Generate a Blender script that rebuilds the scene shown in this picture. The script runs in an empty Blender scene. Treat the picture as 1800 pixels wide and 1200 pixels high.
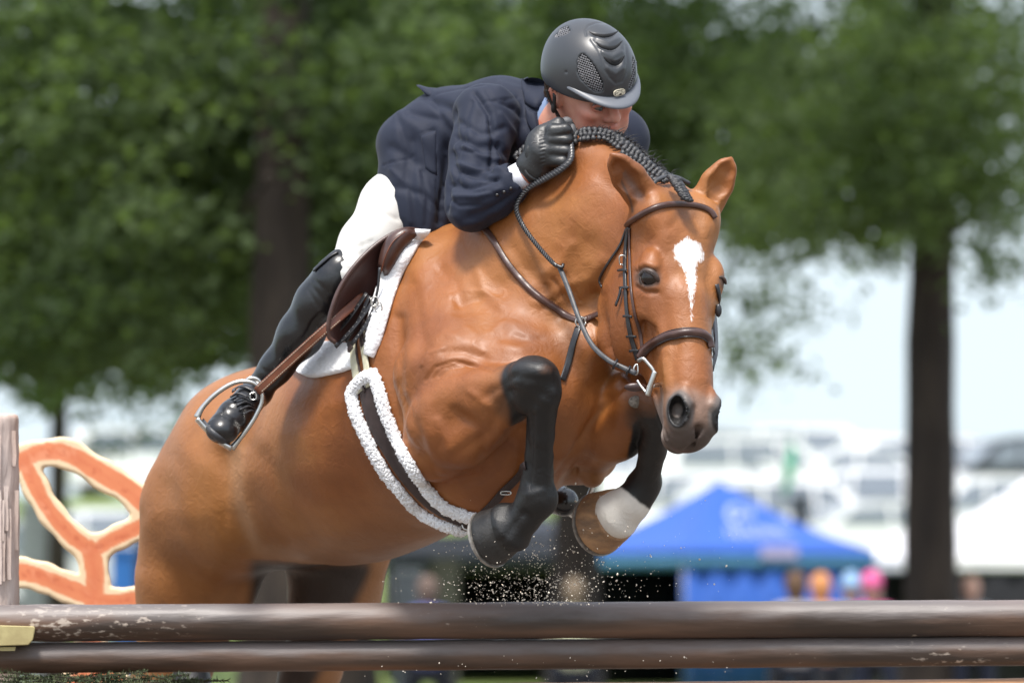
import bpy, bmesh, math, random
import numpy as np
from mathutils import Vector, Matrix
from mathutils.bvhtree import BVHTree

# ---------------------------------------------------------------- camera, sky, sun, exposure
S = 0.0013            # metres per unit at the focus distance (10000 units = 13 m)
F = 10000.0
TILT = math.atan(460.0 / F)
HC = 1.2
scn = bpy.context.scene
COL = scn.collection
cd = bpy.data.cameras.new("camera"); cam = bpy.data.objects.new("camera", cd); COL.objects.link(cam)
cam.location = (0, 0, HC); cam.rotation_euler = (math.pi / 2 + TILT, 0, 0)
cd.sensor_width = 36.0; cd.lens = 36.0 * F / 1800.0; cd.clip_start = 0.1; cd.clip_end = 6000
cd.dof.use_dof = True; cd.dof.focus_distance = F * S * 1.008; cd.dof.aperture_fstop = 200 / 50.0
scn.camera = cam
world = bpy.data.worlds.new("World"); scn.world = world; world.use_nodes = True
SUN_EL, SUN_AZ = 64.0, 200.0       # azimuth measured clockwise from +Y (camera looks along +Y)
wn = world.node_tree.nodes; wl = world.node_tree.links
sky = wn.new("ShaderNodeTexSky"); sky.sky_type = 'NISHITA'; sky.sun_disc = False
sky.sun_elevation = math.radians(SUN_EL); sky.sun_rotation = math.radians(SUN_AZ)
sky.dust_density = 3.0; sky.ozone_density = 1.0; sky.air_density = 1.0
bg = wn["Background"]; bg.inputs[1].default_value = 0.15
# thin bright cloud over the blue sky, thickest towards the horizon
_tc = wn.new('ShaderNodeTexCoord'); _sx = wn.new('ShaderNodeSeparateXYZ'); wl.new(_tc.outputs['Generated'], _sx.inputs[0])
_mp = wn.new('ShaderNodeMapping'); _mp.inputs['Scale'].default_value = (1, 1, 2.6); wl.new(_tc.outputs['Generated'], _mp.inputs[0])
_ns = wn.new('ShaderNodeTexNoise'); _ns.inputs['Scale'].default_value = 5.0; _ns.inputs['Detail'].default_value = 7; wl.new(_mp.outputs[0], _ns.inputs[0])
_r1 = wn.new('ShaderNodeMapRange'); _r1.inputs[1].default_value = .34; _r1.inputs[2].default_value = .56; wl.new(_ns.outputs[0], _r1.inputs[0])
_r2 = wn.new('ShaderNodeMapRange'); _r2.inputs[1].default_value = .02; _r2.inputs[2].default_value = .55; _r2.inputs[3].default_value = .55; _r2.inputs[4].default_value = .0; wl.new(_sx.outputs[2], _r2.inputs[0])
_ad = wn.new('ShaderNodeMath'); _ad.operation = 'MULTIPLY_ADD'; _ad.use_clamp = True; _ad.inputs[1].default_value = .6; wl.new(_r1.outputs[0], _ad.inputs[0]); wl.new(_r2.outputs[0], _ad.inputs[2])
_mx = wn.new('ShaderNodeMix'); _mx.data_type = 'RGBA'; wl.new(_ad.outputs[0], _mx.inputs[0]); wl.new(sky.outputs[0], _mx.inputs[6]); 
_rc = wn.new('ShaderNodeValToRGB'); wl.new(_sx.outputs[2], _rc.inputs[0]); wl.new(_rc.outputs[0], _mx.inputs[7])   # cloud is brighter overhead than at the horizon
_rc.color_ramp.elements[0].position = .05; _rc.color_ramp.elements[0].color = (3.5, 4.05, 4.4, 1); _rc.color_ramp.elements[1].position = .8; _rc.color_ramp.elements[1].color = (7.6, 7.9, 8.3, 1)
wl.new(_mx.outputs[2], bg.inputs[0])
sd = bpy.data.lights.new("sun", 'SUN'); sun = bpy.data.objects.new("sun", sd); COL.objects.link(sun)
sd.energy = 2.8; sd.angle = math.radians(10); sd.color = (1.0, 0.96, 0.9)
sun.location = (0, 0, 30)
_a, _e = math.radians(SUN_AZ), math.radians(SUN_EL)
_d = Vector((math.sin(_a) * math.cos(_e), math.cos(_a) * math.cos(_e), math.sin(_e)))
sun.rotation_euler = _d.to_track_quat('Z', 'Y').to_euler()
scn.view_settings.view_transform = 'Standard'; scn.view_settings.look = 'None'
scn.view_settings.exposure = 0.78; scn.view_settings.gamma = 1.0; scn.view_settings.use_curve_mapping = False
scn.cycles.use_denoising = True
try: scn.cycles.denoiser = 'OPENIMAGEDENOISE'
except Exception: pass
scn.cycles.max_bounces = 6; scn.cycles.transparent_max_bounces = 8
rng = np.random.default_rng(7); random.seed(7)

# ---------------------------------------------------------------- helpers
CT, ST = math.cos(TILT), math.sin(TILT)
def P(px, py, d=0.0):
    "picture position and depth beyond the focus plane -> local units"
    k = 1 + d / F
    return np.array([(px - 900) * k, d, -(py - 600) * k])
def toW(v):
    "local units -> world metres"
    v = np.asarray(v, float)
    x = v[..., 0] * S; y = (v[..., 1] + F) * S; z = v[..., 2] * S
    return np.stack([x, y * CT - z * ST, y * ST + z * CT + HC], -1)
def W(px, py, d=0.0): return toW(P(px, py, d))
def nrm(v):
    v = np.asarray(v, float); return v / (np.linalg.norm(v, axis=-1, keepdims=True) + 1e-12)

def tag(o, label=None, cat=None, group=None, kind=None):
    if label: o['label'] = label
    if cat: o['category'] = cat
    if group: o['group'] = group
    if kind: o['kind'] = kind
    return o
def empty(name, loc, label=None, cat=None, group=None):
    o = bpy.data.objects.new(name, None); COL.objects.link(o); o.location = tuple(loc); o.empty_display_size = .1
    return tag(o, label, cat, group)
def mesh_obj(name, V, Fc, mat=None, parent=None, smooth=True, world_space=False, col=None):
    "V in local units unless world_space"
    V = np.asarray(V, float)
    if not world_space: V = toW(V)
    me = bpy.data.meshes.new(name)
    Fa = np.asarray(Fc) if not isinstance(Fc, list) else None
    if Fa is not None and Fa.ndim == 2:
        n, k = Fa.shape
        me.vertices.add(len(V)); me.vertices.foreach_set("co", V.astype(np.float32).ravel())
        me.loops.add(n * k); me.loops.foreach_set("vertex_index", Fa.astype(np.int32).ravel())
        me.polygons.add(n); me.polygons.foreach_set("loop_start", np.arange(0, n * k, k, dtype=np.int32))
        me.update(calc_edges=True); me.validate()
    else:
        me.from_pydata(V.tolist(), [], [list(map(int, f)) for f in Fc]); me.update()
    if smooth: me.polygons.foreach_set("use_smooth", np.ones(len(me.polygons), bool))
    if col is not None:
        a = me.color_attributes.new("coat", 'FLOAT_COLOR', 'POINT')
        c = np.ones((len(V), 4), np.float32); c[:, :col.shape[1]] = col
        a.data.foreach_set("color", c.ravel())
    if mat: me.materials.append(mat)
    o = bpy.data.objects.new(name, me); COL.objects.link(o)
    if parent is not None:
        o.parent = parent; o.matrix_parent_inverse = Matrix.Translation(-Vector(parent.location)) if parent.parent is None else Matrix.Identity(4)
        if parent.parent is not None: o.matrix_parent_inverse = Matrix.Identity(4)
    return o

# ---- signed distance modelling, polygonised with surface nets on a rectilinear grid
class Field:
    RS = 1.0          # scale applied to the radii of a whole modelled figure
    def __init__(s, ax, ay, az):
        s.ax, s.ay, s.az = [np.asarray(a, np.float32) for a in (ax, ay, az)]
        s.v = np.full((len(ax), len(ay), len(az)), 60.0, np.float32)
    def _sub(s, lo, hi):
        sl = []
        for a, l, h in zip((s.ax, s.ay, s.az), lo, hi):
            i0 = max(0, np.searchsorted(a, l) - 1); i1 = min(len(a), np.searchsorted(a, h) + 1)
            if i1 - i0 < 1: return None
            sl.append(slice(i0, i1))
        return tuple(sl)
    def _apply(s, sl, d, k, op):
        f = s.v[sl]
        if op == 'sub':
            m = np.maximum(f, -d) + np.maximum(k - np.abs(f + d), 0) ** 2 / (4 * k)
        else:
            m = np.minimum(f, d) - np.maximum(k - np.abs(f - d), 0) ** 2 / (4 * k)
        s.v[sl] = m
    def cap(s, p1, p2, r1, r2, k=30, m=None, flat=1.0, op='add'):
        r1, r2 = r1 * Field.RS, r2 * Field.RS
        p1 = np.asarray(p1, np.float32); p2 = np.asarray(p2, np.float32)
        R = max(r1, r2) * max(1, flat) + k + 6
        sl = s._sub(np.minimum(p1, p2) - R, np.maximum(p1, p2) + R)
        if sl is None: return
        X = s.ax[sl[0]][:, None, None] - p1[0]; Y = s.ay[sl[1]][None, :, None] - p1[1]; Z = s.az[sl[2]][None, None, :] - p1[2]
        b = p2 - p1; L2 = float(b @ b) + 1e-6
        h = np.clip((X * b[0] + Y * b[1] + Z * b[2]) / L2, 0, 1)
        qx, qy, qz = X - h * b[0], Y - h * b[1], Z - h * b[2]
        r = r1 + (r2 - r1) * h
        if m is None:
            d = np.sqrt(qx * qx + qy * qy + qz * qz) - r
        else:
            m = nrm(m).astype(np.float32)
            t = qx * m[0] + qy * m[1] + qz * m[2]
            q2 = np.maximum(qx * qx + qy * qy + qz * qz - t * t, 0)
            rm = r * flat
            k0 = np.sqrt(t * t / rm ** 2 + q2 / r ** 2); k1 = np.sqrt(t * t / rm ** 4 + q2 / r ** 4) + 1e-4
            d = np.where(k0 < 0.15, -np.minimum(r, rm) * .9, k0 * (k0 - 1) / k1)
        s._apply(sl, d, k, op)
    def ell(s, c, r, A=None, k=30, op='add'):
        "A: rows are the axes"
        c = np.asarray(c, np.float32); r = np.asarray(r, np.float32) * Field.RS
        A = np.eye(3, dtype=np.float32) if A is None else nrm(np.asarray(A)).astype(np.float32)
        R = np.sqrt(((A * r[:, None]) ** 2).sum(0)) + k + 6
        sl = s._sub(c - R, c + R)
        if sl is None: return
        X = s.ax[sl[0]][:, None, None] - c[0]; Y = s.ay[sl[1]][None, :, None] - c[1]; Z = s.az[sl[2]][None, None, :] - c[2]
        k0 = 0; k1 = 0
        for i in range(3):
            t = X * A[i, 0] + Y * A[i, 1] + Z * A[i, 2]
            k0 = k0 + (t / r[i]) ** 2; k1 = k1 + (t / r[i] ** 2) ** 2
        k0 = np.sqrt(k0); k1 = np.sqrt(k1) + 1e-5
        d = np.where(k0 < 0.1, -r.min(), k0 * (k0 - 1) / k1)
        s._apply(sl, d, k, op)
    def chain(s, pts, k=30, **kw):
        "pts: list of (point, radius)"
        for (a, ra), (b, rb) in zip(pts[:-1], pts[1:]): s.cap(a, b, ra, rb, k, **kw)
    def mesh(s, smooth=1, off=0.0):
        v = s.v - off if off else s.v
        v[0] = np.maximum(v[0], 1); v[-1] = np.maximum(v[-1], 1); v[:, 0] = np.maximum(v[:, 0], 1); v[:, -1] = np.maximum(v[:, -1], 1)
        v[:, :, 0] = np.maximum(v[:, :, 0], 1); v[:, :, -1] = np.maximum(v[:, :, -1], 1); ins = v < 0
        nx, ny, nz = v.shape
        c = ins[:-1, :-1, :-1].astype(np.int8)
        cnt = sum(ins[i:nx - 1 + i, j:ny - 1 + j, l:nz - 1 + l].astype(np.int8) for i in (0, 1) for j in (0, 1) for l in (0, 1))
        act = (cnt > 0) & (cnt < 8)
        I, J, K = np.nonzero(act)
        idx = np.full(act.shape, -1, np.int32); idx[I, J, K] = np.arange(len(I), dtype=np.int32)
        acc = np.zeros((len(I), 3)); n = np.zeros(len(I))
        corners = [(i, j, l) for i in (0, 1) for j in (0, 1) for l in (0, 1)]
        G = (s.ax, s.ay, s.az)
        for a in corners:
            for ax in range(3):
                if a[ax]: continue
                b = list(a); b[ax] = 1
                va = v[I + a[0], J + a[1], K + a[2]]; vb = v[I + b[0], J + b[1], K + b[2]]
                m = (va < 0) != (vb < 0)
                t = np.where(m, va / np.where(va == vb, 1, va - vb), 0)
                p = np.stack([s.ax[I + a[0]], s.ay[J + a[1]], s.az[K + a[2]]], -1).astype(float)
                q = [I, J, K][ax]
                p[:, ax] += t * (G[ax][q + 1] - G[ax][q])
                acc += p * m[:, None]; n += m
        V = acc / np.maximum(n, 1)[:, None]
        faces = []
        for ax in range(3):
            sa = [slice(None)] * 3; sb = [slice(None)] * 3; sa[ax] = slice(0, -1); sb[ax] = slice(1, None)
            e = ins[tuple(sa)] != ins[tuple(sb)]
            i, j, l = np.nonzero(e)
            o1, o2 = [(1, 2), (2, 0), (0, 1)][ax]
            q = np.stack([i, j, l], -1)
            ok = (q[:, o1] > 0) & (q[:, o2] > 0) & (q[:, o1] < idx.shape[o1]) & (q[:, o2] < idx.shape[o2])
            q = q[ok]
            def g(da, db):
                w = q.copy(); w[:, o1] -= da; w[:, o2] -= db
                w = np.clip(w, 0, np.array(idx.shape) - 1)
                return idx[w[:, 0], w[:, 1], w[:, 2]]
            f = np.stack([g(1, 1), g(0, 1), g(0, 0), g(1, 0)], -1)
            flip = ~ins[q[:, 0], q[:, 1], q[:, 2]]
            f[flip] = f[flip][:, ::-1]
            faces.append(f[(f >= 0).all(1)])
        Fc = np.concatenate(faces)
        # light smoothing
        if smooth:
            E = np.concatenate([Fc[:, [0, 1]], Fc[:, [1, 2]], Fc[:, [2, 3]], Fc[:, [3, 0]]])
            deg = np.bincount(E.ravel(), minlength=len(V)).astype(float)
            for _ in range(smooth):
                acc = np.zeros_like(V)
                for c_ in range(3):
                    acc[:, c_] = np.bincount(E[:, 0], V[E[:, 1], c_], len(V)) + np.bincount(E[:, 1], V[E[:, 0], c_], len(V))
                V = V * .5 + .5 * acc / np.maximum(deg, 1)[:, None]
        return V, Fc
def axis(*segs):
    "axis((lo, hi, step), ...) contiguous segments"
    out = []
    for lo, hi, st in segs:
        n = max(1, int(round((hi - lo) / st))); out.append(np.linspace(lo, hi, n, endpoint=False))
    out.append([segs[-1][1]])
    return np.concatenate(out)
# ---------------------------------------------------------------- horse
QF = 1.0
# body frame
Wth = P(800, 396, 520)
pit = math.radians(20); yw = (0.55, -0.835)
Fd = np.array([yw[0] * math.cos(pit), yw[1] * math.cos(pit), math.sin(pit)])
Rd = np.array([-0.835, -0.55, 0.0]); Ud = np.cross(Rd, Fd)
Ud = Ud if Ud[2] > 0 else -Ud
BA = np.stack([Fd, Rd, Ud])
def B(f, r, u): return Wth + f * Fd + r * Rd + u * Ud
# head frame
Ho = P(1205, 320, 80)
Ha = nrm([0.055, -0.37, -0.927]); _h = np.array([0.42, -0.91, 0])
Hn = nrm(_h - (_h @ Ha) * Ha); Hl = np.cross(Hn, Ha); Hl = Hl if Hl[0] > 0 else -Hl
HA = np.stack([Ha, Hl, Hn])
def H(a, l, n): return Ho + a * Ha + l * Hl + n * Hn

def build_horse():
    f = Field(axis((-800, 110, 5 * QF), (110, 440, 2.4 * QF)),
              axis((-230, 150, 2.8 * QF), (150, 560, 5 * QF), (560, 1560, 9 * QF)),
              axis((-960, -470, 6 * QF), (-470, -200, 4 * QF), (-200, 400, 2.5 * QF)))
    # trunk
    f.ell(B(-340, 0, -285), (440, 222, 222), BA, 10)
    f.ell(B(-40, 0, -322), (240, 178, 252), BA, 60)
    f.cap(B(-40, 0, -52), B(-330, 0, -118), 62, 85, 70)
    f.cap(B(-330, 0, -128), B(-640, 0, -125), 85, 90, 70)
    f.ell(B(-745, 0, -232), (215, 195, 180), BA, 80)
    f.ell(B(150, 0, -370), (130, 160, 140), BA, 60)
    # shoulders, breast, hips
    for s in (1, -1):
        f.cap(B(-10, s * 62, -90), B(110, s * 128, -330), 58, 84, 46)       # shoulder blade
        f.cap(B(110, s * 128, -330), B(30, s * 150, -440), 80, 66, 30)      # upper arm
        f.ell(B(-70, s * 118, -250), (80, 66, 150), BA, 34)                 # triceps
        f.ell(B(190, s * 78, -400), (78, 70, 92), BA, 26)                   # breast muscle
        f.ell(B(-735, s * 115, -250), (170, 95, 150), BA, 60)
        f.ell(B(-600, s * 165, -190), (60, 34, 50), BA, 40)                 # point of hip
    # neck
    nm = (-.736, -.676, 0)
    f.cap(P(1155, 440, 150), P(1045, 400, 280), 106, 126, 40, m=nm, flat=.60)
    f.cap(P(1045, 400, 280), P(945, 465, 390), 126, 160, 40, m=nm, flat=.60)
    f.cap(P(945, 465, 390), P(930, 520, 420), 160, 205, 60, m=nm, flat=.70)
    f.chain([(P(1180, 366, 110), 28), (P(1110, 306, 200), 31), (P(1030, 276, 290), 38), (P(955, 303, 370), 42), (P(860, 385, 470), 56)], 24)
    # muscle bands of the neck and the jugular groove
    nr = np.array([-.736, -.676, 0])
    f.cap(P(1070, 440, 225), P(930, 560, 295), 34, 44, 40)
    f.cap(P(1080, 540, 240), P(1030, 610, 240), 40, 54, 30)
    # ---- right foreleg
    E = P(792, 765, 272)
    f.cap(P(770, 660, 310), E, 82, 62, 24)
    f.ell(P(796, 742, 236), (84, 78, 85), k=10)
    f.ell(P(777, 800, 270), (36, 36, 34), k=14)                              # elbow point
    f.chain([(P(800, 705, 225), 62), (P(862, 700, 158), 54), (P(915, 680, 100), 43), (P(935, 668, 70), 43)], 14)
    f.chain([(P(815, 770, 208), 54), (P(860, 740, 168), 45), (P(905, 700, 112), 34)], 12)
    f.ell(P(940, 664, 56), (45, 42, 38), k=10)
    f.ell(P(962, 690, 50), (26, 30, 32), k=12)
    f.ell(P(925, 690, 70), (30, 30, 36), k=12)
    f.ell(P(950, 655, 30), (24, 24, 20), k=12)
    f.chain([(P(954, 712, 66), 28), (P(953, 765, 90), 21), (P(950, 832, 120), 22), (P(948, 862, 130), 30)], 10)
    f.chain([(P(940, 722, 95), 14), (P(936, 800, 118), 13), (P(930, 862, 140), 18)], 6)
    f.ell(P(948, 878, 134), (34, 34, 32), k=12)
    f.ell(P(928, 882, 146), (24, 26, 26), k=8)
    f.cap(P(936, 893, 142), P(918, 912, 156), 29, 29, 10); f.cap(P(918, 912, 156), P(900, 926, 168), 29, 46, 10)
    f.ell(P(888, 905, 168), (26, 22, 24), k=10)
    # ---- left foreleg
    f.cap(P(1050, 640, 400), P(1035, 790, 440), 100, 50, 50)
    f.chain([(P(1035, 792, 400), 48), (P(1076, 738, 300), 74), (P(1118, 700, 222), 52), (P(1150, 705, 185), 42)], 12)
    f.ell(P(1040, 836, 405), (22, 28, 22), k=12)
    f.ell(P(1152, 712, 185), (38, 40, 40), k=14)
    f.chain([(P(1158, 740, 190), 27), (P(1147, 790, 240), 23), (P(1137, 838, 285), 25)], 12)
    f.ell(P(1134, 850, 300), (32, 32, 32), k=12)
    f.ell(P(1118, 852, 310), (20, 24, 22), k=8)
    f.cap(P(1126, 868, 300), P(1110, 884, 308), 30, 34, 8); f.cap(P(1110, 884, 308), P(1086, 903, 324), 34, 45, 10)
    # crease between breast and left arm
    f.chain([(P(1010, 830, 385), 3), (P(1040, 745, 300), 5), (P(1085, 680, 240), 4), (P(1110, 660, 215), 3)], 10, op='sub')
    # hind legs
    f.chain([(P(425, 770, 1060), 112), (P(368, 900, 1110), 116), (P(343, 1030, 1150), 100), (P(300, 1180, 1200), 60), (P(262, 1290, 1260), 42)], 70)
    f.ell(P(400, 900, 1000), (80, 90, 110), k=60)
    f.chain([(P(600, 900, 1180), 130), (P(588, 1040, 1200), 80), (P(545, 1180, 1240), 50), (P(500, 1290, 1290), 40)], 50)
    f.chain([(P(415, 790, 905), 3), (P(412, 860, 895), 7), (P(425, 950, 900), 9)], 30, op='sub')   # flank hollow
    # ---- head
    f.ell(H(66, 0, -72), (92, 72, 62), HA, 30)
    f.ell(H(140, 0, -62), (125, 66, 58), HA, 24)
    f.cap(H(230, 0, -60), H(400, 0, -42), 60, 42, 24, m=Hn, flat=.85)
    for s in (1, -1):
        f.ell(H(70, s * 34, -34), (60, 24, 26), HA, 18)                     # temporal muscle
        f.ell(H(160, s * 62, -38), (38, 20, 24), HA, 12)                    # brow
        f.ell(H(184, s * 56, -56), (34, 22, 30), HA, 12)
        f.ell(H(190, s * 44, -144), (112, 42, 126), HA, 8)                 # cheek
        f.cap(H(200, s * 58, -74), H(310, s * 42, -62), 14, 7, 26)          # facial crest
        f.ell(H(50, s * 54, -40), (46, 26, 36), HA, 24)
        f.ell(H(300, s * 56, -80), (60, 9, 24), HA, 30, op='sub')
    f.cap(H(230, 0, -140), H(415, 0, -88), 62, 38, 30, m=Hl, flat=.72)
    f.cap(H(215, 0, -26), H(370, 0, -24), 27, 22, 30)                        # nasal bone
    f.ell(H(428, 0, -46), (50, 44, 44), HA, 20)
    f.ell(H(456, 0, -60), (32, 42, 44), HA, 16)
    f.ell(H(448, 0, -100), (30, 29, 21), HA, 6)
    f.cap(H(395, -46, -92), H(460, -38, -88), 3.5, 3, 8, op='sub')           # mouth line
    f.cap(H(395, 46, -92), H(460, 38, -88), 3.5, 3, 8, op='sub')
    f.cap(H(462, 0, -18), H(486, 0, -60), 4, 4, 14, op='sub')
    # ears
    for base, tip, s in ((H(26, -56, -46), P(1073, 268, 40), -1), (H(26, 56, -46), P(1287, 275, 120), 1)):
        ax_ = nrm(tip - base); face = nrm(np.array([s * .45, -1, .1])); face = nrm(face - (face @ ax_) * ax_)
        q = lambda t, w=0: base * (1 - t) + tip * t + face * w
        f.chain([(q(0), 34), (q(.25), 30), (q(.5), 31), (q(.75), 22), (q(.97), 4)], 8, m=face, flat=.55)
        f.chain([(q(.3, 18), 14), (q(.5, 17), 22), (q(.75, 12), 15), (q(.9, 8), 4)], 5, m=face, flat=.62, op='sub')
    # nostrils and eye sockets
    for s in (1, -1):
        f.ell(H(428, s * 34, -24), (36, 17, 30), HA, 10)
        f.ell(H(434, s * 41, -14), (26, 17, 19), HA, 4, op='sub')
        f.ell(H(428, s * 34, -24), (16, 12, 16), HA, 6, op='sub')
        f.cap(H(392, s * 26, -8), H(420, s * 22, -2), 4, 6, 12)
    return f

def vnormals(V, Fc):
    n = np.cross(V[Fc[:, 2]] - V[Fc[:, 0]], V[Fc[:, 3]] - V[Fc[:, 1]])
    N = np.zeros_like(V)
    for c in range(4):
        for a_ in range(3): N[:, a_] += np.bincount(Fc[:, c], n[:, a_], len(V))
    return nrm(N)
def proj(V):
    k = F / (F + V[:, 1]); return np.stack([900 + V[:, 0] * k, 600 - V[:, 2] * k], -1)
def seg_dist(p, line):
    best = np.full(len(p), 1e9)
    for a, b in zip(line[:-1], line[1:]):
        a = np.array(a, float); b = np.array(b, float); ab = b - a
        t = np.clip(((p - a) @ ab) / (ab @ ab + 1e-9), 0, 1)
        best = np.minimum(best, np.hypot(*(p - a - t[:, None] * ab).T))
    return best
def poly_sd(p, poly):
    "signed distance to a polygon, positive inside"
    d = seg_dist(p, list(poly) + [poly[0]]); ins = np.zeros(len(p), bool)
    x, y = p.T; n = len(poly)
    for i in range(n):
        x0, y0 = poly[i]; x1, y1 = poly[(i + 1) % n]
        c = ((y0 > y) != (y1 > y)) & (x < (x1 - x0) * (y - y0) / (y1 - y0 + 1e-12) + x0)
        ins ^= c
    return np.where(ins, d, -d)
def sculpt(V, N, strokes):
    "strokes: (polyline as seen from the front, radius, amount, dmin, dmax); moves the skin along its normal"
    uv = proj(V); face = np.clip(-N[:, 1] * 3, 0, 1)
    D = np.zeros(len(V))
    for line, rad, amt, d0, d1 in strokes:
        x = np.array(line)
        m = (uv[:, 0] > x[:, 0].min() - 3 * rad) & (uv[:, 0] < x[:, 0].max() + 3 * rad) & (uv[:, 1] > x[:, 1].min() - 3 * rad) & (uv[:, 1] < x[:, 1].max() + 3 * rad) & (V[:, 1] > d0) & (V[:, 1] < d1)
        i = np.nonzero(m)[0]
        if not len(i): continue
        ln = line if len(line) > 1 else [line[0], (line[0][0] + .01, line[0][1])]
        D[i] += amt * np.exp(-(seg_dist(uv[i], ln) / rad) ** 2) * face[i]
    return V + N * D[:, None]
import time as _t
_t0 = _t.time()
hf = build_horse(); HV, HF = hf.mesh(2)
HN = vnormals(HV, HF)
if (HN[HV[:, 1] < 0][:, 1]).mean() > 0: HF = HF[:, ::-1]; HN = -HN
_st = []
# folds of skin above the right forearm, dimples of the shoulder, veins
for i in range(3):
    _st.append(([(748 + 12 * i, 668 - 3 * i), (765 + 12 * i, 645 + 2 * i), (800 + 12 * i, 634 + 4 * i), (850 + 8 * i, 645 + 4 * i)], 2.6, -3.2, 0, 600))
_st += [([(805, 533), (835, 530), (845, 528)], 6, -4, 0, 600), ([(800, 550), (812, 552)], 5, -3, 0, 600),
        ([(885, 595), (915, 600)], 8, -4, 0, 600), ([(890, 610), (915, 614)], 8, 3, 0, 600),
        ([(780, 618), (815, 616), (850, 628)], 6, -3.5, 0, 600), ([(795, 560), (850, 560)], 9, 3, 0, 600),
        ([(725, 500), (740, 600), (722, 680), (745, 800)], 9, -4, 100, 700),
        ([(900, 440), (925, 480), (985, 530), (1040, 560)], 16, -7, 0, 600),
        ([(945, 530), (985, 505), (1030, 490)], 8, 4, 0, 600), ([(950, 545), (990, 520)], 4, -2.5, 0, 600),
        ([(1030, 430), (1000, 480), (960, 520)], 14, -5, 0, 600), ([(1060, 460), (1020, 520), (1000, 560)], 10, 5, 0, 600),
        ([(770, 430), (760, 520), (740, 600)], 20, -6, 200, 800), ([(800, 440), (860, 520), (930, 600)], 26, 5, 100, 700),
        ([(850, 650), (800, 690), (770, 760)], 12, 3, 0, 500), ([(890, 690), (860, 760), (800, 800)], 8, -5, 0, 500),
        ([(905, 660), (850, 700)], 7, -4, 0, 400), ([(760, 700), (775, 780)], 10, -3, 0, 500),
        ([(895, 690), (900, 720)], 10, -4, 0, 300),
        # cannon tendons and knee
        ([(938, 730), (934, 800), (932, 850)], 4, -4, 0, 300), ([(960, 730), (962, 800), (960, 850)], 6, 2.5, 0, 300),
        ([(905, 650), (925, 640)], 8, 3, -50, 300), ([(950, 690), (975, 705)], 6, -3, -50, 300), ([(925, 665), (960, 668)], 6, -2.5, -50, 300),
        ([(918, 905), (880, 955)], 5, -3, 0, 400),
        # flank, belly
        ([(402, 800), (408, 900), (440, 960)], 14, -9, 500, 1600), ([(428, 800), (432, 880), (455, 950)], 12, 6, 500, 1600),
        ([(560, 985), (700, 985), (800, 965)], 10, -4, 300, 1400),
        ([(330, 800), (320, 950)], 26, 6, 600, 1600),
        # head
        ([(1122, 408), (1135, 425)], 17, -7, -200, 200), ([(1255, 420), (1262, 440)], 12, -4, -200, 250),
        ([(1178, 400), (1195, 380), (1204, 372)], 7, -3, -200, 200), ([(1232, 400), (1222, 385)], 7, -3, -200, 200),
        ([(1148, 440), (1172, 410), (1185, 385)], 13, 4, -200, 200), ([(1240, 400), (1262, 440)], 9, 4, -200, 200),
        ([(1160, 520), (1168, 560), (1176, 600)], 10, -4, -250, 200), ([(1142, 525), (1140, 560), (1150, 610)], 8, 4, -250, 200),
        ([(1190, 600), (1180, 640), (1182, 690)], 8, -4, -300, 200), ([(1165, 640), (1172, 680)], 9, 3.5, -300, 200),
        ([(1118, 470), (1132, 462), (1152, 468)], 5, 4, -200, 200), ([(1120, 478), (1134, 470), (1152, 478)], 2.4, -3, -200, 200),
        ([(1122, 497), (1136, 506), (1152, 506)], 4, 3, -200, 200), ([(1120, 505), (1138, 515), (1156, 514)], 3, -2, -200, 200),
        ([(1206, 700), (1212, 720), (1204, 742)], 5, 4, -300, 200), ([(1218, 720), (1222, 750), (1216, 775)], 5, -4, -300, 200),
        ([(1152, 690), (1158, 735), (1172, 770)], 3, -3.5, -300, 200), ([(1148, 700), (1153, 740), (1168, 775)], 4, 2, -300, 200),
        ([(1085, 290), (1110, 320), (1130, 345)], 6, -4, -100, 200)]
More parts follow.
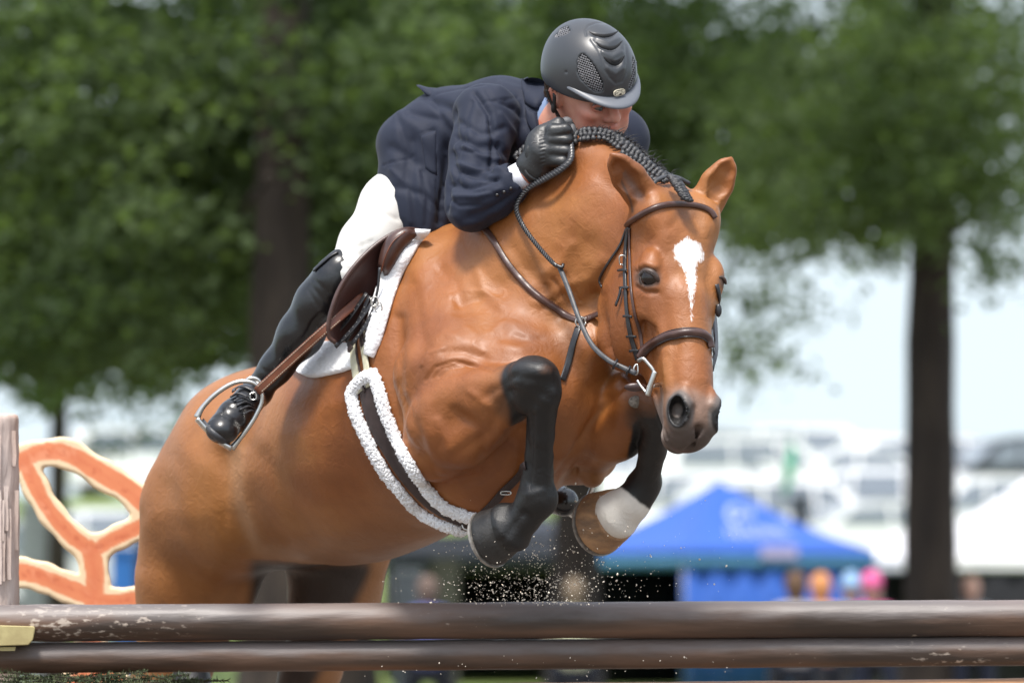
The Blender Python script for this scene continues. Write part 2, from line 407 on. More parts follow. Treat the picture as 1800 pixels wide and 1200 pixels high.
_st += [([(772, 470), (800, 500), (812, 540)], 9, -5, 0, 700), ([(840, 470), (850, 510), (880, 540)], 8, 4, 0, 700), ([(865, 585), (880, 570), (905, 572)], 5, 4, 0, 500), ([(905, 590), (930, 600), (950, 596)], 5, -4, 0, 500),
        ([(820, 575), (838, 590), (832, 606), (850, 618)], 3.2, 3, 0, 500), ([(790, 520), (815, 512), (850, 516), (880, 528)], 4, 3, 0, 500), ([(760, 600), (778, 585), (800, 590)], 5, 3.5, 0, 600), ([(740, 640), (752, 620), (775, 612)], 4, 3, 0, 600),
        ([(955, 500), (962, 525), (985, 545)], 3.4, -4, 0, 500), ([(970, 490), (985, 515), (1005, 538)], 3.2, -4, 0, 500), ([(990, 480), (1002, 505), (1020, 528)], 3.2, -3.5, 0, 500), ([(1005, 430), (985, 462), (955, 480)], 7, 4, 0, 500),
        ([(880, 430), (905, 470), (930, 500)], 8, 4, 0, 500), ([(1085, 330), (1060, 380), (1050, 440)], 14, -5, 0, 500), ([(1000, 300), (960, 360), (950, 420)], 18, -4, 0, 500), ([(1040, 320), (1010, 380), (990, 430)], 12, 4, 0, 500),
        ([(830, 690), (870, 720), (880, 760)], 6, 3.5, 0, 400), ([(800, 720), (845, 755), (850, 800)], 7, -4, 0, 400), ([(770, 740), (790, 790)], 7, 4, 0, 500), ([(1060, 700), (1040, 760), (1030, 810)], 8, -4, 100, 500), ([(1090, 690), (1085, 750)], 8, 4, 100, 500),
        ([(1000, 600), (990, 680), (960, 740)], 14, -6, 100, 500), ([(1040, 600), (1035, 660)], 12, 5, 100, 500), ([(640, 730), (670, 800), (720, 870)], 16, 4, 100, 900), ([(520, 760), (560, 860), (600, 940)], 24, 4, 300, 1200), ([(590, 740), (620, 830), (670, 920)], 18, -3.5, 300, 1200),
        ([(470, 800), (500, 880), (540, 950)], 16, -4, 300, 1300), ([(300, 860), (320, 960), (330, 1050)], 20, -4, 700, 1600), ([(370, 820), (380, 920), (390, 1040)], 18, 4, 700, 1600), ([(945, 720), (944, 780)], 5, 2.5, 0, 300), ([(930, 868), (955, 862)], 5, 3, 0, 300), ([(922, 900), (935, 912)], 5, -3.5, 0, 300)]
_st = [(l, r, a_ * (.55 if r < 5.5 and l[0][1] < 640 and l[0][0] < 960 and l[0][1] > 500 else 1), d0, d1) for l, r, a_, d0, d1 in _st]
_st += [([(700, 560), (700, 690), (722, 745), (738, 805), (768, 846), (800, 852), (850, 838), (880, 800), (905, 745)], 9, -9, 120, 600), ([(1106, 662), (1072, 700), (1036, 752), (1004, 806), (984, 836)], 7, -10, 100, 600),
        ([(760, 700), (800, 670), (860, 668)], 14, 5, 0, 400), ([(1010, 760), (980, 800)], 12, 4, 100, 600), ([(1052, 520), (1054, 560), (1070, 610), (1105, 650)], 9, -12, 100, 400)]
_st = [(l, r * (1.25 if r > 4.5 else 1.1), a_ * (.85 if a_ < 0 or r > 6 else .8), d0, d1) for l, r, a_, d0, d1 in _st]
HV = sculpt(HV, HN, _st); HN = vnormals(HV, HF)
_rn = HV * .004
HV = HV + HN * (1.5 * np.sin(_rn[:, 0] * 9 + 2 * np.sin(_rn[:, 2] * 7)) * np.sin(_rn[:, 2] * 8 + 1.5 * np.sin(_rn[:, 1] * 6)))[:, None] * np.clip((HV[:, 1:2] - 60) / 100, 0, 1)
print("horse mesh", len(HV), len(HF), _t.time() - _t0)
HBVH = BVHTree.FromPolygons(HV.tolist(), HF.tolist())
HINT = [400]
CAMP = Vector((0, -F, 0))
def on(px, py, off=0.0, bvh=None, dflt=None):
    "the point of the horse's skin seen at a picture position, lifted off by off; returns point, normal"
    t = P(px, py, 0); dr = (Vector(t) - CAMP).normalized()
    hit = (bvh or HBVH).ray_cast(CAMP, dr)
    if hit[0] is None:
        if dflt is not None: return P(px, py, dflt), np.array([0, -1., 0])
        hit = (bvh or HBVH).find_nearest(Vector(P(px, py, HINT[0])))
        return P(px, py, hit[0][1]) + np.array([0, -off, 0]), np.array([-.4, -.8, .44])
    n = np.array(hit[1]); n = n if n[1] < 0.1 else -n
    return np.array(hit[0]) + n * off, n
# ---------------------------------------------------------------- materials
MATS = {}
def mat(name, col, rough=.6, col2=None, nscale=8, bump=0.0, bscale=40, metal=0.0, spec=.5, sheen=0.0, coat=0.0,
        detail=4, stretch=(1, 1, 1), attr=None, lo=.35, hi=.65, rough2=None, trans=0.0, bdist=.01, sub=0.0, emit=None):
    m = bpy.data.materials.new(name); m.use_nodes = True; nt = m.node_tree; b = nt.nodes['Principled BSDF']
    L = nt.links.new
    b.inputs['Roughness'].default_value = rough; b.inputs['Metallic'].default_value = metal
    b.inputs['Specular IOR Level'].default_value = spec
    b.inputs['Sheen Weight'].default_value = sheen; b.inputs['Coat Weight'].default_value = coat; b.inputs['Coat Roughness'].default_value = .25
    b.inputs['Transmission Weight'].default_value = trans
    if sub: b.inputs['Subsurface Weight'].default_value = sub; b.inputs['Subsurface Scale'].default_value = .01
    tc = nt.nodes.new('ShaderNodeTexCoord'); mp = nt.nodes.new('ShaderNodeMapping'); L(tc.outputs['Object'], mp.inputs[0]); mp.inputs['Scale'].default_value = stretch
    ns = nt.nodes.new('ShaderNodeTexNoise'); ns.inputs['Scale'].default_value = nscale; ns.inputs['Detail'].default_value = detail; L(mp.outputs[0], ns.inputs[0])
    rp = nt.nodes.new('ShaderNodeValToRGB'); L(ns.outputs[0], rp.inputs[0]); rp.color_ramp.elements[0].position = lo; rp.color_ramp.elements[1].position = hi
    c2 = col2 or tuple(c * .8 for c in col)
    rp.color_ramp.elements[0].color = (*col, 1); rp.color_ramp.elements[1].color = (*c2, 1)
    out = rp.outputs[0]
    if attr:
        at = nt.nodes.new('ShaderNodeAttribute'); at.attribute_name = attr
        mx = nt.nodes.new('ShaderNodeMix'); mx.data_type = 'RGBA'; mx.blend_type = 'MULTIPLY'; mx.inputs[0].default_value = 1
        L(at.outputs[0], mx.inputs[6]); L(out, mx.inputs[7]); out = mx.outputs[2]
    L(out, b.inputs['Base Color'])
    if rough2 is not None:
        mr = nt.nodes.new('ShaderNodeMapRange'); L(ns.outputs[0], mr.inputs[0]); mr.inputs[1].default_value = lo; mr.inputs[2].default_value = hi
        mr.inputs[3].default_value = rough; mr.inputs[4].default_value = rough2; L(mr.outputs[0], b.inputs['Roughness'])
    if bump:
        n2 = nt.nodes.new('ShaderNodeTexNoise'); n2.inputs['Scale'].default_value = bscale; n2.inputs['Detail'].default_value = 5; L(mp.outputs[0], n2.inputs[0])
        bp = nt.nodes.new('ShaderNodeBump'); bp.inputs['Strength'].default_value = bump; bp.inputs['Distance'].default_value = bdist
        L(n2.outputs[0], bp.inputs['Height']); L(bp.outputs[0], b.inputs['Normal'])
    if emit: b.inputs['Emission Color'].default_value = (*emit, 1); b.inputs['Emission Strength'].default_value = 1
    MATS[name] = m; return m
M_coat = mat('horse_coat', (1, 1, 1), .43, (.84, .82, .80), 7, .5, 520, attr='coat', spec=.5, rough2=.58, coat=.05, bdist=.0014, stretch=(1, 1, .35), lo=.3, hi=.7)
# white blaze with a hairy edge: threshold of the marking mask stored on the mesh
_nt = M_coat.node_tree; _b = _nt.nodes['Principled BSDF']; _L = _nt.links.new
_at = _nt.nodes.new('ShaderNodeAttribute'); _at.attribute_name = 'marking'
_tc = _nt.nodes.new('ShaderNodeTexCoord'); _mp = _nt.nodes.new('ShaderNodeMapping'); _mp.inputs['Scale'].default_value = (1, 1, .3); _L(_tc.outputs['Object'], _mp.inputs[0])
_n = _nt.nodes.new('ShaderNodeTexNoise'); _n.inputs['Scale'].default_value = 260; _n.inputs['Detail'].default_value = 3; _L(_mp.outputs[0], _n.inputs[0])
_m1 = _nt.nodes.new('ShaderNodeMath'); _m1.operation = 'MULTIPLY_ADD'; _m1.inputs[1].default_value = .7; _L(_n.outputs[0], _m1.inputs[0]); _L(_at.outputs['Fac'], _m1.inputs[2])
_r = _nt.nodes.new('ShaderNodeMapRange'); _r.inputs[1].default_value = .66; _r.inputs[2].default_value = .88; _L(_m1.outputs[0], _r.inputs[0])
_mx = _nt.nodes.new('ShaderNodeMix'); _mx.data_type = 'RGBA'; _L(_r.outputs[0], _mx.inputs[0])
_L(_b.inputs['Base Color'].links[0].from_socket, _mx.inputs[6]); _mx.inputs[7].default_value = (.72, .69, .67, 1); _L(_mx.outputs[2], _b.inputs['Base Color'])

_n3 = _nt.nodes.new('ShaderNodeTexNoise'); _n3.inputs['Scale'].default_value = 34; _n3.inputs['Detail'].default_value = 3; _n3.inputs['Distortion'].default_value = 1.2; _L(_tc.outputs['Object'], _n3.inputs[0])
_b3 = _nt.nodes.new('ShaderNodeBump'); _b3.inputs['Strength'].default_value = .35; _b3.inputs['Distance'].default_value = .006; _L(_n3.outputs[0], _b3.inputs['Height'])
_bp = _b.inputs['Normal'].links[0].from_node; _L(_b3.outputs[0], _bp.inputs['Normal'])
M_hoofd = mat('hoof_dark', (.012, .0115, .011), .5, (.032, .030, .028), 25, .3, 60)
M_hooft = mat('hoof_tan', (.42, .24, .12), .55, (.20, .12, .07), 14, .3, 80, stretch=(1, 1, 3))
M_shoe = mat('horseshoe_metal', (.36, .34, .31), .5, (.22, .2, .18), 60, .3, 90, metal=.5)
M_eye = mat('eye_dark', (.008, .005, .004), .05, (.02, .012, .008), 30, spec=.5)
M_mane = mat('black_mane_hair', (.012, .012, .013), .42, (.03, .03, .033), 120, .6, 500, spec=.6, bdist=.002)
M_brn = mat('brown_leather', (.045, .02, .016), .36, (.075, .036, .028), 30, .35, 260, spec=.6, bdist=.001)
M_brnl = mat('stirrup_leather_brown', (.17, .055, .025), .42, (.11, .035, .018), 40, .3, 260, spec=.5, bdist=.001)
M_flap = mat('saddle_underside', (.035, .012, .010), .5, (.05, .018, .014), 18, .3, 160, bdist=.001)
M_blk = mat('black_leather', (.012, .012, .014), .33, (.022, .022, .025), 20, .3, 240, spec=.6, bdist=.001)
M_boot = mat('polished_black_boot', (.003, .003, .004), .20, (.006, .006, .007), 12, .2, 90, spec=.7, bdist=.002, rough2=.36)
M_lace = mat('grey_black_leather', (.05, .052, .058), .45, (.028, .028, .03), 60, .4, 300, bdist=.001)
M_fleece = mat('white_fleece', (.90, .90, .91), .95, (.82, .82, .84), 60, .8, 300, sheen=.6, bdist=.003, sub=.0)
M_cream = mat('cream_webbing', (.56, .54, .40), .8, (.48, .46, .34), 60, .4, 500, bdist=.0008)
M_web = mat('brown_webbing', (.05, .032, .03), .75, (.035, .022, .02), 60, .4, 500, bdist=.0008)
M_steel = mat('bright_steel', (.62, .61, .58), .22, (.5, .49, .46), 40, metal=1, rough2=.34)
M_stitch = mat('cream_stitching', (.5, .42, .32), .8)

# ---------------------------------------------------------------- builders for straps, tubes, patches
def resample(pts, n):
    pts = np.asarray(pts, float); d = np.r_[0, np.cumsum(np.linalg.norm(np.diff(pts, axis=0), axis=1))]
    # smooth through the points (Catmull-Rom)
    t = np.linspace(0, d[-1], n); out = np.zeros((n, pts.shape[1])); k = np.clip(np.searchsorted(d, t, 'right') - 1, 0, len(pts) - 2)
    e = np.vstack([2 * pts[0] - pts[1], pts, 2 * pts[-1] - pts[-2]])
    u = ((t - d[k]) / np.maximum(d[k + 1] - d[k], 1e-9))[:, None]
    p0, p1, p2, p3 = e[k], e[k + 1], e[k + 2], e[k + 3]
    return .5 * ((2 * p1) + (p2 - p0) * u + (2 * p0 - 5 * p1 + 4 * p2 - p3) * u ** 2 + (3 * p1 - p0 - 3 * p2 + p3) * u ** 3)
class Geo:
    def __init__(s): s.V = []; s.F = []; s.n = 0
    def add(s, V, Fc):
        V = np.asarray(V, float); s.V.append(V); s.F += [tuple(int(i) + s.n for i in f) for f in Fc]; s.n += len(V)
    def build(s, name, m, parent=None, smooth=True, world_space=False):
        return mesh_obj(name, np.concatenate(s.V), s.F, m, parent, smooth, world_space)
def sweep(pts, nors, prof, closed=False, scale=None):
    "prof: (k,2) cross-section: across, up"
    pts = np.asarray(pts, float); n = len(pts)
    if closed: t = np.roll(pts, -1, 0) - np.roll(pts, 1, 0)
    else:
        t = np.gradient(pts, axis=0)
    t = nrm(t); nors = nrm(np.asarray(nors, float)); nors = nrm(nors - (nors * t).sum(1, keepdims=True) * t)
    w = np.cross(t, nors); k = len(prof); prof = np.asarray(prof, float)
    sc = np.ones(n) if scale is None else np.asarray(scale, float)
    V = pts[:, None] + (prof[None, :, 0, None] * w[:, None] + prof[None, :, 1, None] * nors[:, None]) * sc[:, None, None]
    V = V.reshape(-1, 3); Fc = []
    m = n if closed else n - 1
    for i in range(m):
        a = i * k; b = ((i + 1) % n) * k
        for j in range(k): Fc.append((a + j, a + (j + 1) % k, b + (j + 1) % k, b + j))
    if not closed:
        Fc.append(tuple(range(k))[::-1]); Fc.append(tuple((n - 1) * k + j for j in range(k)))
    return V, Fc
def flatprof(w, t, crown=0.0):
    "strap section: width w, thickness t, with a padded crown"
    h = w / 2
    return [(-h, 0), (-h, t * .7), (-h * .82, t), (-h * .4, t + crown * .8), (0, t + crown), (h * .4, t + crown * .8), (h * .82, t), (h, t * .7), (h, 0)]
def roundprof(r, k=8): return [(r * math.cos(2 * math.pi * i / k), r * math.sin(2 * math.pi * i / k)) for i in range(k)]
def surf_path(px, n, off=1.0, bvh=None, sm=3):
    q = resample(px, n); pts = []; ns = []
    for x, y in q:
        p, nn = on(x, y, off, bvh); pts.append(p); ns.append(nn)
    pts = np.array(pts); ns = np.array(ns)
    for _ in range(sm):
        ns[1:-1] = nrm(ns[:-2] + ns[1:-1] * 2 + ns[2:]); pts[1:-1, 1] = (pts[:-2, 1] + 2 * pts[1:-1, 1] + pts[2:, 1]) / 4
    return pts, ns
def strap(name, px, w, t, m, parent, n=40, off=0.5, crown=0.0, bvh=None, sm=3):
    p, ns = surf_path(px, n, off, bvh, sm); V, Fc = sweep(p, ns, flatprof(w, t, crown)); return mesh_obj(name, V, Fc, m, parent)
def strap3(name, pts, up, w, t, m, parent, n=40, crown=0.0):
    p = resample(pts, n); ns = np.tile(np.asarray(up, float), (n, 1)) if np.ndim(up) == 1 else resample(up, n)
    V, Fc = sweep(p, ns, flatprof(w, t, crown)); return mesh_obj(name, V, Fc, m, parent)
def tube(name, pts, r, m, parent, n=40, k=8, closed=False, scale=None, raw=False):
    p = np.asarray(pts, float) if raw else resample(pts, n)
    ns = np.tile([.13, -.98, .2], (len(p), 1)); V, Fc = sweep(p, ns, roundprof(r, k), closed, scale)
    return mesh_obj(name, V, Fc, m, parent)
def patch(name, A_, B_, nu, nv, thick, m, parent, off=1.0, bvh=None, noise=0.0, edge=True, depthfn=None, sm=2):
    "surface patch between two picture-space curves, laid on the skin and given thickness"
    a = resample(A_, nu); b = resample(B_, nu); vs = np.linspace(0, 1, nv)
    G = np.zeros((nu, nv, 3)); Nn = np.zeros((nu, nv, 3))
    for i in range(nu):
        for j in range(nv):
            x, y = a[i] * (1 - vs[j]) + b[i] * vs[j]
            G[i, j], Nn[i, j] = on(x, y, off, bvh)
    for _ in range(sm):
        Nn[1:-1] = nrm(Nn[1:-1] * 2 + Nn[:-2] + Nn[2:]); Nn[:, 1:-1] = nrm(Nn[:, 1:-1] * 2 + Nn[:, :-2] + Nn[:, 2:])
        G[1:-1, :, 1] = (G[1:-1, :, 1] * 2 + G[:-2, :, 1] + G[2:, :, 1]) / 4; G[:, 1:-1, 1] = (G[:, 1:-1, 1] * 2 + G[:, :-2, 1] + G[:, 2:, 1]) / 4
    return slab(name, G, Nn, thick, m, parent, noise, edge)
def slab(name, G, Nn, thick, m, parent, noise=0.0, edge=True, nfreq=.12):
    nu, nv = G.shape[:2]
    u = np.linspace(0, 1, nu)[:, None]; v = np.linspace(0, 1, nv)[None]
    e = np.minimum(np.minimum(u, 1 - u) * nu, np.minimum(v, 1 - v) * nv) if edge else np.full((nu, nv), 9.)
    h = thick * (1 - np.exp(-e * 1.2) * .85)
    if noise:
        h = h + noise * rng.normal(size=(nu, nv)) * .5 + noise * np.sin(G[..., 0] * nfreq * 3 + 2 * np.sin(G[..., 2] * nfreq * 2)) * np.sin(G[..., 2] * nfreq * 3.3)
    T = G + Nn * h[..., None]; Bm = G - Nn * .5
    V = np.concatenate([T.reshape(-1, 3), Bm.reshape(-1, 3)]); o = nu * nv; Fc = []
    for i in range(nu - 1):
        for j in range(nv - 1):
            q = (i * nv + j, (i + 1) * nv + j, (i + 1) * nv + j + 1, i * nv + j + 1); Fc.append(q); Fc.append(tuple(o + k for k in q[::-1]))
    rim = [i * nv for i in range(nu)] + [(nu - 1) * nv + j for j in range(1, nv)] + [i * nv + nv - 1 for i in range(nu - 2, -1, -1)] + [j for j in range(nv - 2, 0, -1)]
    for a_, b_ in zip(rim, rim[1:] + rim[:1]): Fc.append((b_, a_, o + a_, o + b_))
    me = mesh_obj(name, V, Fc, m, parent)
    bm = bmesh.new(); bm.from_mesh(me.data); bmesh.ops.recalc_face_normals(bm, faces=bm.faces); bm.to_mesh(me.data); bm.free()
    return me
def blob_mesh(c, r, seed=0, amp=.25, sub=1):
    sub = max(1, sub)
    bm = bmesh.new(); bmesh.ops.create_icosphere(bm, subdivisions=sub, radius=1)
    rr = random.Random(seed); V = np.array([v.co[:] for v in bm.verts]); Fc = [tuple(v.index for v in f.verts) for f in bm.faces]; bm.free()
    V = V * (1 + np.array([rr.uniform(-amp, amp) for _ in V]))[:, None] * np.asarray(r) + np.asarray(c); return V, Fc
def ball(name, c, r, m, parent, A_=None, sub=3):
    bm = bmesh.new(); bmesh.ops.create_icosphere(bm, subdivisions=sub, radius=1)
    V = np.array([v.co[:] for v in bm.verts]) * np.asarray(r); Fc = [tuple(v.index for v in f.verts) for f in bm.faces]; bm.free()
    if A_ is not None: V = V @ np.asarray(A_)
    return mesh_obj(name, V + np.asarray(c), Fc, m, parent)

# ---------------------------------------------------------------- coat colours of the horse
uv = proj(HV); nV = len(HV)
bay = np.array([.275, .092, .021]); gold = np.array([.37, .155, .042]); red = np.array([.185, .052, .011]); black = np.array([.006, .006, .0065])
def fbm(V, s, seed=0):
    r_ = np.random.default_rng(seed); o = 0; a = 1; t = 0
    for k in range(4):
        d = nrm(r_.normal(size=(3, 3))); ph = r_.uniform(0, 6.3, 3); w = V @ d.T * s * 2 ** k + ph
        o = o + a * np.sin(w[:, 0] + 1.3 * np.sin(w[:, 1])) * np.sin(w[:, 2] + 1.1 * np.sin(w[:, 0])); t += a; a *= .55
    return o / t
def ss(x, a, b): t = np.clip((x - a) / (b - a), 0, 1); return t * t * (3 - 2 * t)
def mixc(c, c2, w): return c * (1 - w[:, None]) + np.asarray(c2) * w[:, None]
nz = fbm(HV, .012, 3); nz2 = fbm(HV, .05, 5)
C = np.tile(bay, (nV, 1)); C = mixc(C, red, ss(nz, -.1, .6) * .6); C = mixc(C, gold, ss(-nz, .0, .6) * .5)
bl = (HV - Wth) @ BA.T; C = mixc(C, [.33, .135, .034], ss(HV[:, 1], 550, 850) * .6)
C = mixc(C, [.33, .155, .065], ss(-bl[:, 2], 400, 520) * (HV[:, 1] > 350) * .7)              # paler belly
C = mixc(C, [.44, .24, .12], np.exp(-(seg_dist(uv, [(412, 780), (420, 880), (455, 965), (560, 995)]) / 16) ** 2) * (HV[:, 1] > 500) * .6)
hl = (HV - Ho) @ HA.T; head = (hl[:, 0] > -30) & (hl[:, 2] > -260) & (np.abs(hl[:, 1]) < 110) & (HV[:, 1] < 230)
# legs: black below the knee, brown fading above it
def sd3(V, pts):
    best = np.full(len(V), 1e9)
    for a, b in zip(pts[:-1], pts[1:]):
        ab = b - a; t = np.clip(((V - a) @ ab) / (ab @ ab), 0, 1); best = np.minimum(best, np.linalg.norm(V - a - t[:, None] * ab, axis=1))
    return best
_can = [P(938, 668, 60), P(952, 715, 68), P(950, 765, 90), P(946, 835, 120), P(944, 872, 134), P(905, 928, 165), P(880, 940, 180)]
C = mixc(C, [.035, .02, .012], ss(-sd3(HV, [P(925, 680, 90), P(905, 690, 120)]) + nz2 * 5, -62, -40) * .8)
C = mixc(C, black, ss(-sd3(HV, _can) + nz2 * 4, -66, -54) * (sd3(HV, [P(880, 735, 200), P(840, 745, 230)]) > 62))
_can2 = [P(1158, 740, 190), P(1147, 790, 240), P(1137, 838, 285), P(1122, 872, 300), P(1090, 901, 318)]
lk = (HV[:, 1] > 130) & (HV[:, 1] < 345) & (uv[:, 0] > 1060) & (uv[:, 0] < 1200) & (uv[:, 1] > 640) & ~((hl[:, 0] < 420) & head & (HV[:, 1] < 140))
C = mixc(C, [.04, .022, .014], ss(-sd3(HV, [P(1150, 722, 188), P(1156, 740, 190)]) + nz2 * 6, -62, -36)); C = mixc(C, black, ss(-sd3(HV, _can2) + nz2 * 3, -46, -40))
C = mixc(C, [.74, .70, .64], (sd3(HV, _can2) < 60) * ss(-(uv[:, 0] - 1108) + (uv[:, 1] - 870) * 1.3 + nz2 * 6, -4, 4) * (uv[:, 1] > 845))
# hind legs: dark inner side
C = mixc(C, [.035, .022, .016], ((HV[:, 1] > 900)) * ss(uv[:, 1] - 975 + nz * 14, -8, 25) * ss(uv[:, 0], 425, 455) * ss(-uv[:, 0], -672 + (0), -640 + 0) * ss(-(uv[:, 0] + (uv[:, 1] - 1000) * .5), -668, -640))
# muzzle, nostrils, eyes, ears
mz = head & (HV[:, 1] < 60)
C = mixc(C, [.21, .135, .10], mz * ss(hl[:, 0] + nz2 * 14 + np.abs(hl[:, 1]) * .3, 385, 425) * .9)
C = mixc(C, [.080, .056, .046], mz * ss(hl[:, 0] - np.abs(hl[:, 2] + 40) * .25 + nz2 * 8, 428, 462))
C = mixc(C, [.27, .235, .215], mz * ss(-hl[:, 2], 52, 82) * ss(hl[:, 0] + nz2 * 10, 355, 390) * ss(-hl[:, 0], -470, -448) * .85)
C = mixc(C, [.22, .11, .09], mz * ss(hl[:, 0], 474, 486) * ss(-hl[:, 2], 60, 75) * .4)
for s_ in (1, -1):
    q = (hl - np.array([434, s_ * 41, -14])); dd = np.sqrt((q[:, 0] / 29) ** 2 + (q[:, 1] / 22) ** 2 + (q[:, 2] / 23) ** 2)
    C = mixc(C, [.12, .10, .09], mz * ss(-dd, -1.5, -1.15)); C = mixc(C, [.006, .005, .005], mz * ss(-dd, -1.14, -1.0))
C = mixc(C, [.085, .055, .042], head * ss(-np.hypot((uv[:, 0] - 1138) / 1.25, uv[:, 1] - 488), -24, -12) * .9); C = mixc(C, [.085, .055, .042], head * ss(-np.hypot(uv[:, 0] - 1277, uv[:, 1] - 495), -20, -8) * .9)
for tip in ((1073, 268), (1287, 275)):
    C = mixc(C, [.05, .032, .025], head * ss(-np.hypot(uv[:, 0] - tip[0], uv[:, 1] - tip[1]), -26, -6))
C = mixc(C, [.16, .085, .06], head * np.exp(-(seg_dist(uv, [(1092, 300), (1112, 325), (1128, 350)]) / 8) ** 2) * .8)
C = mixc(C, [.05, .03, .022], head * np.exp(-(seg_dist(uv, [(1073, 268), (1088, 310), (1108, 352), (1112, 372)]) / 2.2) ** 2) * .8)
C = mixc(C, [.11, .055, .035], head * np.exp(-(seg_dist(uv, [(1196, 372), (1206, 380), (1216, 372)]) / 12) ** 2) * .5)
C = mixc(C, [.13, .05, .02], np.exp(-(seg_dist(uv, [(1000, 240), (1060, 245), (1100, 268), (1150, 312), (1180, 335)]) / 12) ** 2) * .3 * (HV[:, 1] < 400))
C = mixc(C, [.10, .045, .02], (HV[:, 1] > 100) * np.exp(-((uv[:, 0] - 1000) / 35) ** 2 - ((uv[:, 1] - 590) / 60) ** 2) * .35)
C *= (1 + .10 * nz2)[:, None]
blaze = [(1208, 414), (1218, 420), (1232, 427), (1239, 445), (1238, 458), (1228, 462), (1225, 472), (1226, 492), (1221, 520), (1218, 545), (1217, 566), (1214, 566), (1213, 545), (1209, 510), (1203, 480), (1195, 466), (1185, 455), (1182, 442), (1185, 430), (1195, 424)]
mk = np.full(nV, 0.0)
ib = np.nonzero(head & (uv[:, 0] > 1160) & (uv[:, 0] < 1262) & (uv[:, 1] > 395) & (uv[:, 1] < 590) & (HN[:, 1] < 0))[0]
mk[ib] = np.clip(.42 + (poly_sd(uv[ib], blaze) - 2.2) / 22, 0, 1)

horse = empty('horse', W(640, 1200, 600), 'bay horse with a white blaze and black lower legs jumping over the rails', 'horse')
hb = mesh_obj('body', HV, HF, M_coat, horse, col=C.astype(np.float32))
_a = hb.data.attributes.new('marking', 'FLOAT', 'POINT'); _a.data.foreach_set('value', mk.astype(np.float32))
# eyes: ball set in the orbit with heavy lids laid over it
M_lid = mat('eyelid_skin', (.075, .048, .038), .5, (.04, .026, .02), 60, .3, 200, bdist=.001)
p0, n0 = on(1138, 489, -12); e_ = ball('eye', p0, (17, 17, 17), M_eye, horse)
ec = p0
def onball(x, y, r=18.0):
    t = P(x, y, 0); dr = nrm(t - np.array([0, -F, 0])); oc = np.array([0, -F, 0]) - ec; b_ = dr @ oc; q = b_ * b_ - (oc @ oc - r * r)
    if q < 0: t_ = -b_; c = np.array([0, -F, 0]) + dr * t_; return ec + nrm(c - ec) * r
    return np.array([0, -F, 0]) + dr * (-b_ - math.sqrt(q))
def lid(px, r, nm='eyelid'):
    pts = np.array([onball(x, y) for x, y in resample(px, 24)]); V, Fc = sweep(pts, nrm(pts - ec), [(-r * 1.4, -3), (-r * .9, r * .5), (0, r * .8), (r * .9, r * .4), (r * 1.4, -3)], scale=np.sin(np.linspace(.25, 2.89, 24)) ** .5); mesh_obj(nm, V, Fc, M_lid, horse)
lid([(1117, 484), (1124, 476), (1135, 474), (1147, 478), (1155, 488), (1159, 499)], 4.6)
lid([(1118, 486), (1124, 497), (1135, 504), (1147, 506), (1155, 503), (1160, 498)], 4.2)
lid([(1119, 476), (1128, 468), (1140, 467), (1151, 474)], 3.0, 'eyelid_fold')
g = Geo()
for i in range(14):
    b_ = onball(1120 + i * 2.5, 479 - 4 * math.sin(i / 13 * 3.1), 20); V, Fc = sweep(np.array([b_, b_ + [-2, -5, -2], b_ + [-4, -9, -6]]), np.tile([0, -1., 0], (3, 1)), roundprof(.5, 4), scale=[1, .8, .3]); g.add(V, Fc)
g.build('eyelashes', M_mane, horse)
p1, _q = on(1262, 492, -12); ec = p1 + np.array([2, 6, 0]); ball('eye', ec, (15, 15, 15), M_eye, horse)
lid([(1264, 487), (1270, 487), (1275, 492), (1277, 499)], 2.4)
# hooves
def hoof(name, cor, sole, toe, r0, r1, m, parent, shoe=True, squash=.92):
    ax_ = nrm(sole - cor); toe = nrm(toe - (toe @ ax_) * ax_); sd_ = np.cross(ax_, toe); n = 40; rings = []
    L_ = np.linalg.norm(sole - cor)
    def ring(t, r, dz=0):
        return np.array([cor + ax_ * (L_ * t + dz * (1 + math.cos(a)) * .5) + toe * math.cos(a) * r + sd_ * math.sin(a) * r * squash + toe * (r1 - r0) * .35 * t for a in np.linspace(0, 2 * math.pi, n, endpoint=False)])
    heel = lambda t: -L_ * .28 * (1 - t)
    prof = [(-.10, r0 * .55), (-.06, r0 * .86), (.0, r0 * .97), (.08, r0), (.12, r0 * .985), (.3, r0 + (r1 - r0) * .3), (.55, r0 + (r1 - r0) * .56), (.8, r0 + (r1 - r0) * .82), (.97, r1), (1, r1 * .985), (.99, r1 * .86), (.93, r1 * .78), (.9, r1 * .4), (.93, .01)]
    V = np.concatenate([ring(t, r, L_ * .18 * (1 - t) - L_ * .1) for t, r in prof]); Fc = []
    for i in range(len(prof) - 1):
        for j in range(n): Fc.append((i * n + j, i * n + (j + 1) % n, (i + 1) * n + (j + 1) % n, (i + 1) * n + j))
    V = V + nrm(V - cor) * (fbm(V, .12, 2) * .8)[:, None]
    h_ = mesh_obj(name, V, Fc, m, parent)
    if shoe:
        a = np.linspace(-2.5, 2.5, 40); p = np.array([cor + ax_ * (L_ * 1.04) + toe * math.cos(t) * r1 * .93 + sd_ * math.sin(t) * r1 * .93 * squash + toe * (r1 - r0) * .35 for t in a])
        V, Fc = sweep(p, np.tile(ax_, (40, 1)), [(-5, -3), (-5, 2), (5, 2), (5, -3)]); mesh_obj('horseshoe', V, Fc, M_shoe, h_, smooth=False)
    return h_
hoof('hoof', P(900, 924, 164), P(860, 944, 200), np.array([-.1, -.3, -1]), 44, 53, M_hoofd, horse)
hoof('hoof', P(1088, 903, 320), P(1053, 917, 372), np.array([-.1, -.5, -1]), 49, 59, M_hooft, horse)
